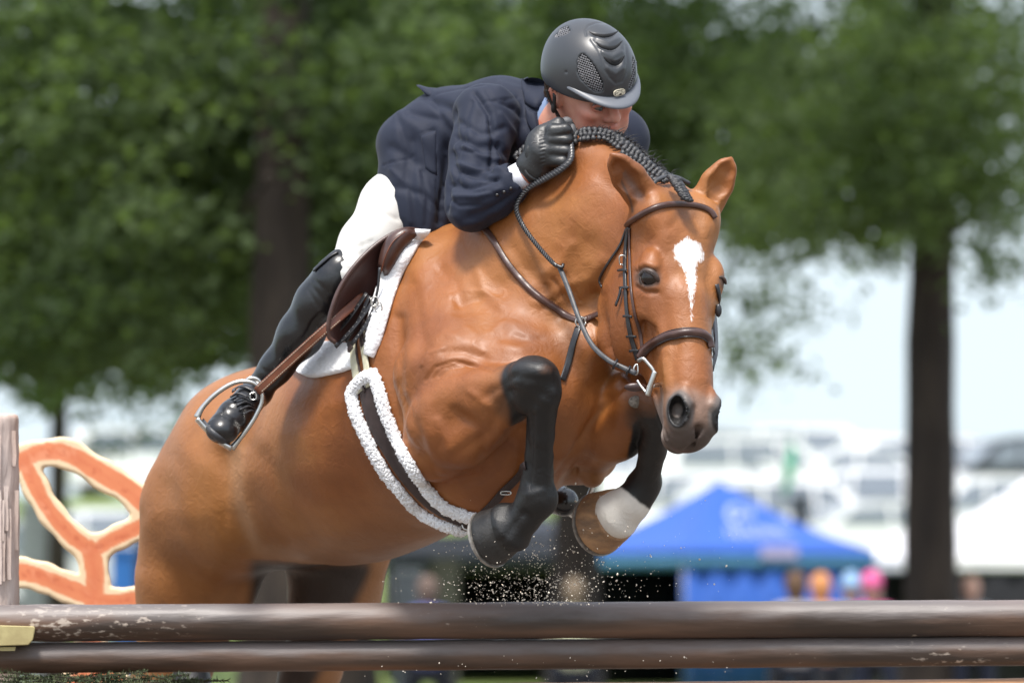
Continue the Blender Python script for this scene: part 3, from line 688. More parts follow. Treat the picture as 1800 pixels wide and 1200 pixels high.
hoof('hoof', P(262, 1300, 1260), P(262, 1350, 1270), np.array([.3, -.6, 0]), 44, 54, M_hoofd, horse)
hoof('hoof', P(500, 1300, 1290), P(505, 1350, 1300), np.array([.3, -.6, 0]), 44, 54, M_hoofd, horse)
ball('chestnut', on(1118, 706, 1)[0], (13, 5, 11), mat('horny_grey', (.28, .25, .21), .9, (.12, .1, .08), 120, 1, 200, bdist=.002), horse)
# braided mane: a row of plaits lying over the crest, with short hair behind
crest = [(908, 266), (925, 253), (945, 259), (1010, 230), (1030, 223), (1055, 224), (1080, 232), (1104, 247), (1126, 265), (1146, 283), (1166, 301), (1184, 317)]
cr = resample(crest, 37); g_all = Geo()
def braid(p0, p1, r, nb=4, seed=0):
    g = Geo(); rr = random.Random(seed)
    n = 21; t = np.linspace(0, 1, n)[:, None]; pts = p0 + (p1 - p0) * t + np.array([0, -3, 0]) * np.sin(t * 3.1) + np.array([1, 0, 0]) * np.sin(t * nb * math.pi + seed) * r * .22
    sc = r * (.62 + .42 * np.abs(np.sin(t[:, 0] * nb * math.pi))) * np.where((t[:, 0] < .03) | (t[:, 0] > .97), .35, 1) * rr.uniform(.9, 1.12)
    V, Fc = sweep(pts, np.tile([0, -1., .1], (n, 1)), [(math.cos(a) * (1 - .22 * (abs(math.sin(a)) > .95)), math.sin(a) * .85) for a in np.linspace(0, 2 * math.pi, 12, endpoint=False)], scale=sc); g.add(V, Fc)
    return g
lo_ = resample([(912, 285), (932, 284), (955, 280), (1012, 256), (1035, 252), (1060, 252), (1078, 262), (1096, 277), (1116, 297), (1135, 313), (1153, 322), (1170, 330)], 37)
for i in range(36):
    x, y = cr[i]; lx, ly = lo_[i]
    if 950 < x < 1003: continue
    p1, n1 = on(lx, ly, 5); dm = np.interp(lx, [900, 1000, 1060, 1100, 1150, 1175], [330, 250, 192, 162, 112, 84]); p1 = P(lx, ly, dm) if p1[1] < dm - 35 else p1; p0 = P(x, y + 1, p1[1] + 6)
    braid(p0, p1 + np.array([0, -5, 0]), 5.3, 3, i).build('plait', M_mane, horse)
g = Geo()                                                        # loose crest hair standing behind the plaits
for i in range(420):
    t = random.random() ** .8; k = .28 + .72 * t; x, y = resample(crest, 200)[min(199, int(k * 199))]
    dpt = np.interp(x, [900, 1000, 1100, 1190], [400, 310, 215, 130]) + random.uniform(-10, 45)
    p = P(x + random.uniform(-4, 6), y + 6, dpt); L_ = random.uniform(7, 15) if random.random() > .05 else random.uniform(18, 30)
    dv = nrm(np.array([.55 + random.uniform(-.4, .5), random.uniform(-.5, .6), random.uniform(.2, .9)])) * L_
    V, Fc = sweep(np.array([p, p + dv * .55, p + dv * np.array([1.2, 1, .75])]), np.tile([0, -1., 0], (3, 1)), roundprof(.8, 3), scale=[1.4, 1, .2]); g.add(V, Fc)
o = g.build('mane_hair', M_mane, horse); o['kind'] = 'stuff'
cc = resample([P(985, 264, 345), P(1030, 240, 320), P(1080, 248, 262), P(1120, 276, 217), P(1150, 300, 180), P(1190, 324, 140)], 40)
V, Fc = sweep(cc, np.tile([.3, -.3, .9], (40, 1)), [(-15, -9), (-16, 3), (-8, 9), (0, 11), (8, 9), (16, 3), (15, -9)]); V += nrm(V - V.mean(0)) * fbm(V, .5, 4)[:, None] * 1.5
mesh_obj('mane_ridge', V, Fc, M_mane, horse)
fl = resample([P(1184, 312, 62), P(1192, 325, 46), P(1200, 338, 36), P(1207, 350, 31)], 12)
g = Geo()
for i in range(12):
    for sgn in (-1, 0, 1):
        V, Fc = blob_mesh((0, 0, 0), (7.5, 7, 4.5), i * 3 + sgn, .2, 2); g.add(V + fl[i] + np.array([sgn * 6 * (1 - .25 * i / 12), -2 + abs(sgn) * 2, -sgn * 2.0]), Fc)
g.build('forelock', M_mane, horse)
tl = resample([B(-900, 20, -170), B(-1010, 40, -230), B(-1040, 90, -450), B(-1020, 130, -700)], 20)
V, Fc = sweep(tl, np.tile([0, -1., 0], (20, 1)), roundprof(38, 10), scale=np.interp(np.linspace(0, 1, 20), [0, .3, .8, 1], [.5, .8, 1, .3])); mesh_obj('tail', V, Fc, M_mane, horse)

# ---------------------------------------------------------------- bridle
br = empty('bridle', W(1200, 700, -40), 'dark brown leather bridle with padded noseband on the bay horse', 'bridle')
strap('browband', [(1104, 396), (1112, 388), (1140, 371), (1165, 362), (1200, 360), (1230, 364), (1248, 372), (1256, 384)], 11, 3, M_brn, br, 50, 2, 3)
tube('headpiece_edge', [P(1146, 327, 66), P(1155, 317, 76), P(1170, 311, 88), P(1190, 312, 96), P(1212, 323, 104)], 4, M_lace, br, 20)
strap('cheekpiece', [(1106, 398), (1102, 430), (1100, 465), (1101, 500), (1104, 550), (1110, 590), (1118, 618), (1122, 632)], 9, 3, M_blk, br, 50, 1.5)
strap('noseband_hanger', [(1108, 400), (1108, 450), (1110, 500), (1116, 545), (1126, 590), (1130, 616)], 6, 2.5, M_brn, br, 50, 1)
nb_ = strap('noseband', [(1126, 628), (1136, 614), (1155, 601), (1178, 590), (1205, 585), (1228, 586), (1242, 594), (1247, 612)], 18, 4, M_brn, br, 50, 1.5, 5)
g = Geo()
for dy in (-7.6, 7.6):
    p, ns = surf_path([(1130, 622 + dy), (1140, 611 + dy), (1158, 600 + dy), (1180, 590 + dy), (1205, 586 + dy), (1228, 588 + dy), (1240, 596 + dy)], 50, 6); V, Fc = sweep(p, ns, roundprof(1.0, 6)); g.add(V, Fc)
g.build('piping', M_blk, nb_)
strap('throatlatch', [(1103, 402), (1092, 430), (1072, 460), (1060, 478), (1055, 492), (1060, 505)], 4.5, 2, M_blk, br, 30, 2)
strap('cheekpiece', [(1258, 500), (1262, 530), (1257, 560), (1252, 590), (1250, 620)], 8, 3, M_blk, br, 20, 3)
for (x, y, w) in ((1098, 476, 13), (1101, 506, 13), (1107, 555, 13), (1112, 590, 13), (1117, 615, 13)):
    strap('keeper', [(x - w / 2 - 1, y + 1), (x, y), (x + w / 2 + 1, y + 1)], 4.5, 3, M_blk, br, 6, 4)
p_, n_ = on(1099, 460, 6); tube('buckle', [p_ + np.array(v) for v in ((-5, 0, -7), (-5, -1, 7), (5, -1, 7), (5, 0, -7), (-5, 0, -7))], 1.3, M_steel, br, 24)
strap('strap_end', [(1097, 508), (1094, 522), (1088, 538)], 6, 2.4, M_blk, br, 10, 6)
p_, n_ = on(1258, 545, 5); ball('keeper', p_, (6, 5, 12), M_blk, br)
# bit: D-shaped ring seen from the front, with mouthpiece
dd_ = [P(1122, 634, -2), P(1130, 630, -12), P(1138, 637, -16), P(1150, 655, -22), P(1143, 675, -22), P(1137, 694, -20)]
bt = tube('bit_ring', dd_, 3.6, M_steel, br, 30); tube('bit_ring_bar', [P(1152, 653, -26), P(1146, 670, -26), P(1138, 695, -24)], 5.6, M_steel, br, 16)
tube('bit_ring_lower', [P(1120, 668, -6), P(1128, 680, -12), P(1138, 692, -20)], 2.6, M_steel, br, 14)
tube('mouthpiece', [P(1146, 678, -24), P(1158, 676, -14), P(1175, 678, 10)], 4, M_steel, br, 12)
tube('bit_ring', [P(1246, 628, -8), P(1250, 632, -10), P(1249, 650, -12), P(1246, 662, -12)], 3, M_steel, br, 16)
ball('bit_guard', P(1117, 680, 20), (20, 6, 8), M_brn, br)
tube('curb_ring', [P(1118, 640, 4), P(1114, 648, 2), P(1116, 658, 2), P(1121, 655, 0), P(1121, 642, 2), P(1118, 640, 4)], 1.8, M_steel, br, 20)

# ---------------------------------------------------------------- reins
rn = empty('reins', W(1100, 660, 0), 'laced leather rein running from the rider\'s black glove to the bit', 'reins')
lead = [P(1002, 250, 240), P(1003, 278, 222), P(988, 296, 218), P(962, 312, 230), P(935, 327, 250), P(916, 345, 262), P(908, 368, 262), P(920, 398, 250), P(945, 432, 215), P(972, 462, 175), P(984, 470, 168)]
lp = resample(lead, 120)
bl_ = []
for q in lp:                                                     # keep the rein just off the neck
    x, y = proj(q[None])[0]; h, n_ = on(x, y, 3); bl_.append(P(x, y, min(q[1], h[1] - 2)) if q[1] > h[1] - 60 else q)
lp = np.array(bl_); lp[1:-1, 1] = (lp[:-2, 1] + lp[1:-1, 1] * 2 + lp[2:, 1]) / 4
wsc = np.interp(np.linspace(0, 1, 120), [0, .3, .45, 1], [1.25, 1.15, .8, .68])
V, Fc = sweep(lp, np.tile([-.3, -.9, .3], (120, 1)), [(-5.0, -2), (-5.4, 0), (-4, 2), (0, 2.6), (4, 2), (5.4, 0), (5.0, -2)], scale=wsc); r1 = mesh_obj('laced_rein', V, Fc, M_blk, rn)
g = Geo()
for i in range(4, 116, 2):                                       # lacing wound round the rein
    c = lp[i]; t = nrm(lp[i + 1] - lp[i - 1]); n_ = nrm(np.array([-.3, -.9, .3]) - (np.array([-.3, -.9, .3]) @ t) * t); w_ = np.cross(t, n_)
    a = c - w_ * 5.5 * wsc[i] - t * 3.5 + n_ * 1.0; b_ = c + w_ * 5.5 * wsc[i] + t * 3.5 + n_ * 1.0
    V, Fc = sweep(np.array([a, (a + b_) / 2 + n_ * 2.0, b_]), np.tile(n_, (3, 1)), [(-1.3, 0), (-.9, .9), (.9, .9), (1.3, 0)]); g.add(V, Fc)
g.build('lacing', M_lace, r1)
pl = [P(984, 470, 168), P(1000, 510, 130), P(1018, 560, 90), P(1040, 605, 50), P(1068, 632, 18), P(1095, 646, 2), P(1118, 656, -4)]
strap3('plain_rein', pl, [-.2, -.95, .3], 9, 2.5, M_lace, rn, 60, 1)
tube('stopper', [P(978, 466, 160), P(988, 470, 156), P(990, 464, 160)], 3, M_blk, rn, 8)
for x, y in ((1082, 640), (1105, 651)):
    tube('keeper', [P(x - 4, y + 7, 2), P(x - 2, y, -8), P(x + 3, y - 7, 0)], 2.6, M_blk, rn, 8)
strap3('plain_rein', [P(1250, 650, -6), P(1258, 600, 60), P(1240, 500, 260), P(1150, 330, 330), P(1040, 262, 400)], [.5, .3, .6], 10, 3, M_lace, rn, 40)
# ---------------------------------------------------------------- breastplate and running martingale
bp = empty('breastplate', W(1020, 570, 150), 'brown leather breastplate lying round the base of the horse\'s neck', 'breastplate')
strap('neck_strap', [(853, 402), (872, 428), (890, 458), (915, 490), (945, 520), (980, 545), (1010, 562), (1035, 562)], 13, 3, M_brn, bp, 70, 1.5, 3.5)
strap3('neck_strap', [on(1018, 567, 3)[0], on(1032, 562, 3)[0], on(1040, 558, 3)[0], P(1060, 548, 185), P(1085, 535, 215)], [-.3, -.8, .5], 12, 3, M_brn, bp, 16, 2)
p_, n_ = on(1022, 570, 6); tube('ring', [p_ + 9 * np.array([math.cos(a), -.2, math.sin(a)]) for a in np.linspace(0, 6.28, 20)], 2, M_steel, bp, 30)
strap('chest_strap', [(1017, 576), (1008, 605), (998, 640), (988, 668)], 12, 2.5, M_blk, bp, 24, 1.5)
strap('chest_strap', [(925, 818), (905, 842), (885, 862), (868, 882), (850, 900)], 15, 3, M_web, bp, 24, 2)
p_, n_ = on(888, 862, 7); tube('buckle', [p_ + np.array(v) for v in ((-8, 0, -2), (8, -3, -2), (9, -3, 3), (-7, 0, 3), (-8, 0, -2))], 1.4, M_steel, bp, 20)
# ---------------------------------------------------------------- saddle pad
pd = empty('saddle_pad', W(640, 560, 480), 'white fleece saddle pad showing beneath the brown saddle', 'saddle pad')
patch('fleece_lobe', [(620, 606), (580, 602), (545, 600), (525, 618), (516, 642), (526, 655)], [(622, 648), (602, 655), (580, 660), (560, 664), (545, 664), (530, 658)], 90, 34, 9, M_fleece, pd, 2, noise=.8)
# ---------------------------------------------------------------- girth
gi = empty('girth', W(720, 800, 400), 'brown girth with white fleece edging round the horse\'s belly', 'girth')
strap('elastic', [(624, 570), (622, 610), (628, 650), (636, 690)], 20, 3, M_cream, gi, 20, 4)
strap('elastic', [(645, 560), (642, 600), (648, 640), (653, 680)], 16, 3, M_cream, gi, 20, 5)
strap('elastic_stripe', [(637, 580), (634, 620), (641, 660), (647, 690)], 3, 3, M_web, gi, 20, 7)
strap('billet_guard', [(622, 570), (619, 600), (622, 620)], 16, 4, M_web, gi, 10, 6)
strap('billet_guard', [(647, 556), (643, 590), (645, 608)], 11, 4, M_web, gi, 10, 7)
gc = [(640, 678), (660, 720), (690, 775), (725, 830), (765, 880), (800, 905), (838, 924)]
patch('girth_body', [(632, 686), (644, 735), (668, 785), (705, 842), (748, 888), (790, 914), (828, 926)], [(660, 670), (670, 710), (692, 765), (728, 822), (765, 866), (802, 892), (840, 908)], 60, 8, 4, M_web, gi, 2)
def fleece_edge(px, name='fleece_edging', w=11, n=70):
    p, ns = surf_path(px, n, 3); g = Geo(); t_ = nrm(np.gradient(p, axis=0))
    V, Fc = sweep(p, ns, [(w * math.cos(a), 3 + w * .8 * math.sin(a)) for a in np.linspace(0, 2 * math.pi, 10, endpoint=False)]); g.add(V, Fc)
    for i in range(n):
        for k in range(20):
            a = random.uniform(-.3, math.pi + .3); wv = np.cross(t_[i], ns[i]); c = p[i] + wv * math.cos(a) * w * .95 + ns[i] * (3 + math.sin(a) * w * .8) + t_[i] * random.uniform(-3, 3)
            V, Fc = blob_mesh(c, np.array([1, 1, 1]) * np.array([random.uniform(.8, 1.6), 1, random.uniform(.8, 1.6)]) * random.uniform(1.6, 3.6), random.random(), .35, 1); g.add(V, Fc)
    return g.build(name, M_fleece, gi)
fleece_edge([(622, 692), (628, 720), (645, 760), (670, 810), (700, 850), (735, 890), (770, 912), (815, 928)], n=110)
fleece_edge([(622, 692), (632, 678), (648, 664), (662, 660)], n=24)
fleece_edge([(662, 660), (672, 690), (688, 740), (712, 790), (740, 838), (775, 880), (812, 900), (838, 906)], n=110)
p_, n_ = on(828, 914, 9); tube('buckle', [p_ + np.array(v) for v in ((-14, 2, 0), (-10, -1, -8), (4, -3, -10), (12, -4, -4), (10, -4, 4))], 1.8, M_steel, gi, 24)
p_, n_ = on(835, 922, 7); strap('buckle_strap', [(812, 926), (826, 922), (842, 914)], 11, 3, M_brn, gi, 10, 5)
# ---------------------------------------------------------------- saddle
sa = empty('saddle', W(690, 470, 560), 'dark brown jumping saddle with its flap lifted, under the rider', 'saddle')
def loft(name, rails, n, nv, thick, m, parent, noise=0.):
    "rails: list of 3-D curves, lofted smoothly across"
    R_ = np.array([resample(r, n) for r in rails]); G = np.zeros((n, nv, 3))
    for i in range(n): G[i] = resample(R_[:, i], nv)
    du = np.gradient(G, axis=0); dv = np.gradient(G, axis=1); Nn = nrm(np.cross(du, dv)); 
    if Nn[..., 1].mean() > 0: Nn = -Nn
    return slab(name, G, Nn, thick, m, parent, noise)
_oc = resample([(757, 404), (738, 430), (712, 475), (694, 520), (682, 560), (670, 600), (655, 628)], 18); _ic = resample([(730, 402), (702, 430), (678, 470), (664, 505), (653, 545), (646, 590), (645, 624)], 18)
_A = []
for x, y in _oc:
    h_, n_ = on(x - 2, y + 2, 3); _A.append(P(x, y, np.clip(h_[1], 395, 500)))
_A = np.array(_A); _A[1:-1, 1] = (_A[:-2, 1] + _A[1:-1, 1] + _A[2:, 1]) / 3
_B = np.array([P(x, y, a[1] + 16) for (x, y), a in zip(_ic, _A)]); _M = np.array([P((x0 + x1) / 2, (y0 + y1) / 2, a[1] - 2) for (x0, y0), (x1, y1), a in zip(_oc, _ic, _A)])
loft('fleece_panel', [_A, _M, _B], 130, 26, 8, M_fleece, pd, .7)
rim = [P(738, 405, 470), P(708, 404, 452), P(668, 425, 432), P(628, 462, 412), P(598, 505, 398), P(580, 555, 392), P(578, 590, 396), P(590, 602, 402)]
mid_ = [P(735, 408, 474), P(715, 418, 462), P(682, 444, 462), P(650, 480, 452), P(625, 520, 444), P(608, 560, 440), P(602, 590, 436), P(600, 600, 430)]
inn = [P(728, 412, 474), P(712, 428, 468), P(690, 455, 470), P(672, 490, 468), P(656, 530, 462), P(642, 565, 462), P(628, 590, 452), P(615, 600, 446)]
loft('flap', [rim, mid_, inn], 50, 14, 4, M_flap, sa)
tube('flap_welt', [p + np.array([0, -3, 0]) for p in rim], 4.2, M_brn, sa, 60)
loft('knee_roll', [[P(742, 404, 446), P(722, 425, 436), P(700, 455, 432), P(676, 488, 436)], [P(722, 404, 428), P(700, 418, 418), P(684, 445, 416), P(672, 474, 424)], [P(700, 406, 440), P(682, 420, 436), P(672, 440, 436), P(668, 470, 440)]], 24, 12, 8, M_brn, sa)
tube('roll_stitching', [P(712, 407, 416), P(690, 426, 406), P(677, 452, 406), P(670, 478, 414)], 1.2, M_brnl, sa, 30)
ball('pommel', B(-95, 0, -18), (70, 60, 30), M_brn, sa, BA)
ball('seat', B(-250, 0, -60), (160, 100, 34), M_brn, sa, BA)
ball('cantle', B(-395, 0, -40), (44, 100, 46), M_brn, sa, BA)
for i, (x0, y0, x1, y1, d0) in enumerate([(668, 470, 655, 545, 400), (650, 520, 608, 600, 418), (656, 530, 590, 610, 410), (662, 535, 618, 606, 402), (645, 515, 580, 598, 424), (668, 545, 640, 600, 398)]):
    b0, b1 = P(x0, y0, d0), P(x1, y1, d0 + 6); w_ = 8 if i else 5
    s_ = strap3('billet', [b0, (b0 + b1) / 2 + np.array([3, -3, -2]), b1], [-.5, -.8, .3], w_, 2.5, M_blk, sa, 12)
    if i:
        g = Geo()
        for k in range(7):
            c = b0 + (b1 - b0) * (.25 + .1 * k) + np.array([1.0, -4.5, 0]); V, Fc = blob_mesh(c, (1.1, .6, 1.1), k, 0, 1); g.add(V, Fc)
        g.build('holes', M_steel, s_)
for x, y in ((657, 530), (664, 540)):
    tube('buckle', [P(x - 5, y - 6, 392), P(x + 5, y - 8, 390), P(x + 7, y + 5, 390), P(x - 3, y + 7, 392), P(x - 5, y - 6, 392)], 1.4, M_steel, sa, 20)
# stirrup leather and iron, near side
sl = [P(640, 520, 450), P(578, 573, 395), P(530, 616, 410), P(480, 662, 425), P(452, 688, 432)]
stl = strap3('stirrup_leather', sl, [-.45, -.8, -.35], 17, 4, M_brnl, sa, 30)
for e_ in (-6, 6):
    q = resample(sl, 60); t_ = nrm(np.gradient(q, axis=0)); nn = nrm(np.array([-.45, -.8, -.35]) - (t_ @ np.array([-.45, -.8, -.35]))[:, None] * t_); w_ = np.cross(t_, nn); g = Geo()
    for i in range(16, 58): 
        c = q[i] + w_[i] * e_ + nn[i] * 4.3; V, Fc = sweep(np.array([c - t_[i] * 1.5, c + t_[i] * 1.5]), np.tile(nn[i], (2, 1)), roundprof(.7, 4)); g.add(V, Fc)
    g.build('stitching', M_stitch, stl)
IR = {}
def iron(parent, T):
    arch = [T(346, 734), T(356, 716), T(376, 695), T(402, 677), T(424, 670), T(446, 673), T(458, 686), T(461, 704), T(453, 724), T(440, 746), T(422, 770), T(407, 788)]
    tube('stirrup_iron', arch, 4.6, M_steel, parent, 70, scale=np.interp(np.linspace(0, 1, 70), [0, .08, .5, .92, 1], [1.4, 1, .9, 1, 1.4]))
    tread = [T(346, 736), T(364, 756), T(386, 776), T(407, 789)]
    p = resample(tread, 20); V, Fc = sweep(p, np.tile(nrm([-.35, -.1, -.9]), (20, 1)), [(-22, -4), (-24, 0), (-22, 4), (22, 4), (24, 0), (22, -4)]); mesh_obj('stirrup_tread', V, Fc, M_steel, parent)
    tube('stirrup_eye', [T(430, 672), T(440, 664), T(455, 668), T(462, 682), T(458, 694)], 3.4, M_steel, parent, 20)
iron(sa, lambda x, y: P(x, y, 438))
iron(sa, lambda x, y: P(1010 + (x - 405) * .55, 905 + (y - 785) * .62 , 700))
strap3('stirrup_leather', [P(1000, 836, 700), P(980, 780, 700), P(930, 700, 720)], [.6, -.6, 0], 15, 4, M_blk, sa, 10)
# ---------------------------------------------------------------- rider
M_skin = mat('skin', (.62, .34, .255), .5, (.55, .26, .19), 22, .25, 300, spec=.4, bdist=.0008, sub=.12, attr='coat')
M_navy = mat('navy_wool', (.0105, .0145, .030), .72, (.013, .0175, .035), 6, .3, 900, sheen=.04, bdist=.0006, spec=.3)
M_navyd = mat('navy_wool_seam', (.007, .009, .018), .9, sheen=.1)
M_white = mat('white_stretch_cloth', (.64, .63, .60), .8, (.58, .57, .54), 8, .25, 300, bdist=.001, sheen=.1)
M_shirt = mat('white_shirt', (.78, .79, .84), .8, (.7, .72, .8), 10)
M_blue = mat('pale_blue_collar', (.20, .27, .42), .8, (.17, .23, .38), 10)
M_helm = mat('helmet_shell', (.034, .037, .042), .36, (.04, .043, .048), 4, .08, 900, spec=.55, bdist=.0004)
M_visor = mat('helmet_visor', (.11, .12, .14), .4, (.12, .13, .15), 4, .08, 900, bdist=.0004)
M_mesh = mat('vent_mesh', (.22, .22, .235), .4, (.18, .18, .19), 40, metal=.3)
M_void = mat('vent_dark', (.006, .006, .007), .8)
M_glove = mat('black_leather_glove', (.013, .014, .015), .42, (.022, .023, .025), 25, .5, 120, spec=.55, bdist=.002)
M_tipg = mat('worn_grey_leather', (.10, .10, .105), .6, (.07, .07, .07), 40, .4, 200, bdist=.001)
M_hair = mat('brown_hair', (.17, .11, .07), .6, (.09, .055, .035), 60, .6, 300, bdist=.002)
M_gold = mat('badge_cream', (.72, .66, .52), .4, (.66, .6, .46), 40)
M_strap = mat('helmet_strap_black', (.01, .01, .01), .7)

rider = empty('person', W(700, 520, 600), 'rider in navy jacket, white breeches and dark grey helmet crouching over the horse\'s neck', 'person')
# helmet frame
Field.RS = .90; Hc = P(1035, 125, 345)
hF = nrm([.50, -.75, -.43]); hU = nrm([.02, -.44, .89]); hU = nrm(hU - (hU @ hF) * hF); hL = np.cross(hU, hF); RA = np.stack([hF, hL, hU])
def R(f_, l, u): return Hc + .90 * (f_ * hF + l * hL + u * hU)
def cubef(c, r, st): return Field(*[axis((c[i] - r[i], c[i] + r[i], st)) for i in range(3)])
def halfspace(f, n, c, k=6):
    n = nrm(n); c = np.asarray(c)
    d = (f.ax[:, None, None] - c[0]) * n[0] + (f.ay[None, :, None] - c[1]) * n[1] + (f.az[None, None, :] - c[2]) * n[2]
    f.v = np.maximum(f.v, -d) + np.maximum(k - np.abs(f.v + d), 0) ** 2 / (4 * k)
# -- body: head, neck, torso and limbs as one skin
f = Field(axis((-420, 40, 9), (40, 240, 2.6)), axis((200, 470, 2.6), (470, 860, 12)), axis((-220, 330, 9), (330, 520, 2.6)))
f.ell(R(-8, 0, 0), (98, 74, 84), RA, 20)
f.ell(R(33, 0, -62), (62, 56, 66), RA, 20)
f.ell(R(52, 0, -100), (46, 42, 30), RA, 20)
for s_ in (1, -1):
    f.ell(R(74, s_ * 36, -52), (24, 20, 17), RA, 14)
    f.ell(R(88, s_ * 22, -17), (14, 20, 8), RA, 10)
    f.ell(R(96, s_ * 29, -35), (14, 15, 9), RA, 8, op='sub')
    f.ell(R(99, s_ * 11, -63), (9, 8, 7), RA, 6)
    f.ell(R(70, s_ * 36, -88), (20, 16, 26), RA, 16)
    f.ell(R(-8, s_ * 72, -46), (19, 6, 27), nrm(np.stack([hF + hL * s_ * -.4, hL + hF * s_ * .4, hU])), 5)
    f.ell(R(-2, s_ * 78, -43), (10, 5, 16), RA, 3, op='sub')
f.cap(R(90, 0, -16), R(107, 0, -54), 8, 11, 7); f.ell(R(109, 0, -60), (11, 10, 9), RA, 5)
f.ell(R(91, 0, -82), (13, 19, 5), RA, 5); f.ell(R(89, 0, -90), (13, 17, 6), RA, 5); f.ell(R(84, 0, -112), (16, 20, 13), RA, 12)
f.cap(R(-15, 0, -70), P(965, 250, 470), 52, 60, 24)
f.cap(P(965, 245, 505), P(800, 245, 610), 58, 60, 30); f.cap(P(800, 245, 610), P(730, 280, 700), 60, 60, 30)
BV_, BF_ = f.mesh(1); BN_ = vnormals(BV_, BF_)
u_ = (BV_ - Hc) @ RA.T; cs = np.ones((len(BV_), 3)); nb = fbm(BV_, .06, 8)
cs = mixc(cs, [1.0, .62, .55], np.exp(-((u_[:, 0] - 78) / 26) ** 2 - ((np.abs(u_[:, 1]) - 38) / 22) ** 2 - ((u_[:, 2] + 58) / 22) ** 2) * .8)
cs = mixc(cs, [1.0, .6, .55], np.exp(-(np.abs(u_[:, 1]) / 12) ** 2 - ((u_[:, 0] - 98) / 12) ** 2) * .6)
cs = mixc(cs, [.8, .42, .4], np.exp(-((u_[:, 0] - 86) / 14) ** 2 - (u_[:, 1] / 20) ** 2 - ((u_[:, 2] + 77) / 7) ** 2) * .9)
cs = mixc(cs, [1, .6, .52], (np.abs(u_[:, 1]) > 66) * .6)
cs = mixc(cs, [.72, .62, .58], ss(-u_[:, 2], 60, 90) * ss(u_[:, 0], 40, 60) * .45)
cs *= (1 + .08 * nb)[:, None]
mesh_obj('body', BV_, BF_, M_skin, rider, col=cs.astype(np.float32))
M_eyew = mat('eye_white', (.16, .13, .12), .15, coat=1); M_iris = mat('eye_iris', (.03, .05, .06), .1, coat=1)
for s_ in (1, -1):
    e_ = ball('eye', R(85, s_ * 28, -36), (10, 10, 10), M_eyew, rider)
    ball('iris', R(95, s_ * 28.5 + 2, -38), (2.2, 4.6, 4.6), M_iris, e_, RA)
    g = Geo()
    for du, rr_ in ((6.5, 2.8), (-7, 2.2)):
        pts = [R(95 - abs(t) * 7, s_ * 28 + t * 13, -36 + du * (1 - t * t * .75)) for t in np.linspace(-1, 1, 9)]; V, Fc = sweep(np.array(pts), np.tile(-hF, (9, 1)), roundprof(rr_, 6)); g.add(V, Fc)
    mm = g.build('eyelid', M_skin, rider); a_c = mm.data.color_attributes.new('coat', 'FLOAT_COLOR', 'POINT'); a_c.data.foreach_set('color', np.tile([.85, .6, .56, 1.], len(mm.data.vertices)).astype(np.float32))
    g = Geo()
    for i in range(40):
        t = i / 39 * 2 - 1; p = R(99 - abs(t) * 10, s_ * 24 + t * 17, -19 + 3 * (1 - t * t)); d_ = (hL * s_ * 7 + hU * 2 + hF * 1.5) * random.uniform(.6, 1.1)
        V, Fc = sweep(np.array([p, p + d_]), np.tile(hF, (2, 1)), roundprof(.9, 4), scale=[1, .4]); g.add(V, Fc)
    g.build('eyebrow', M_hair, rider)
# -- hair under the helmet
g = Geo()
for i in range(1500):
    s_ = -1 if random.random() < .7 else 1; fr = random.uniform(-92, -20) if random.random() < .85 else random.uniform(-20, 20); up_ = random.uniform(-60, -6) if fr < -20 else random.uniform(-22, -4)
    la = 78 * math.sqrt(max(.02, 1 - (fr / 104) ** 2)); p = R(fr, s_ * la * random.uniform(.9, 1.03), up_); d_ = nrm(-hU * 1.0 - hF * .35 + hL * s_ * .05 + rng.normal(size=3) * .06) * random.uniform(6, 11)
    V, Fc = sweep(np.array([p, p + d_ * .5, p + d_]), np.tile(hL * s_, (3, 1)), roundprof(.7, 3), scale=[1, 1, .3]); g.add(V, Fc)
f = cubef(Hc, (125, 125, 125), 3.2); f.ell(R(-14, 0, -8), (94, 77, 56), RA, 4); f.ell(R(54, 0, -62), (84, 120, 60), RA, 10, op='sub'); V, Fc = f.mesh(1)
g.add(V, Fc); o = g.build('hair', M_hair, rider)
# -- helmet
def helmet_field(off=0):
    f = cubef(Hc, (135, 135, 135), 1.9)
    f.ell(R(0, 0, -2), (116 + off, 90 + off, 96 + off), RA, 4)
    f.ell(R(4, 0, 32), (102 + off, 75 + off, 70 + off), RA, 20)
    f.ell(R(-96, 0, -34), (18, 30, 14), RA, 10)
    # lower cut: rim rises over the ears
    f.ell(R(14, 0, -72), (160, 140, 64), RA, 4, op='sub')
    f.ell(R(-4, 0, -20), (108, 81, 86), RA, 3, op='sub')
    return f
f = helmet_field()
V, Fc = f.mesh(1); SB = BVHTree.FromPolygons(V.tolist(), Fc.tolist()); HINT[0] = 330
crescents = [([(1035, 57), (1046, 62), (1062, 65), (1076, 62), (1088, 55)], 5.2), ([(1047, 75), (1057, 83), (1072, 87), (1084, 83), (1094, 73)], 5.2), ([(1061, 101), (1069, 109), (1081, 114), (1090, 110), (1098, 99)], 5.8)]
vents = [[(1025, 94), (1037, 106), (1048, 122), (1059, 146), (1060, 160), (1048, 162), (1034, 154), (1021, 141), (1014, 126), (1014, 108), (1019, 97)],
         [(1112, 93), (1119, 108), (1120, 123), (1117, 141), (1112, 156), (1105, 158), (1105, 148), (1109, 134), (1110, 115)], [(996, 43), (1002, 55), (999, 60), (971, 69), (975, 62), (984, 50)]]
for pl_, r_ in crescents:
    q = resample(pl_, 15); f.chain([(on(x, y, 1, SB)[0], .8 + r_ * math.sin(math.pi * (i + .5) / 15)) for i, (x, y) in enumerate(q)], 1.2, op='sub')
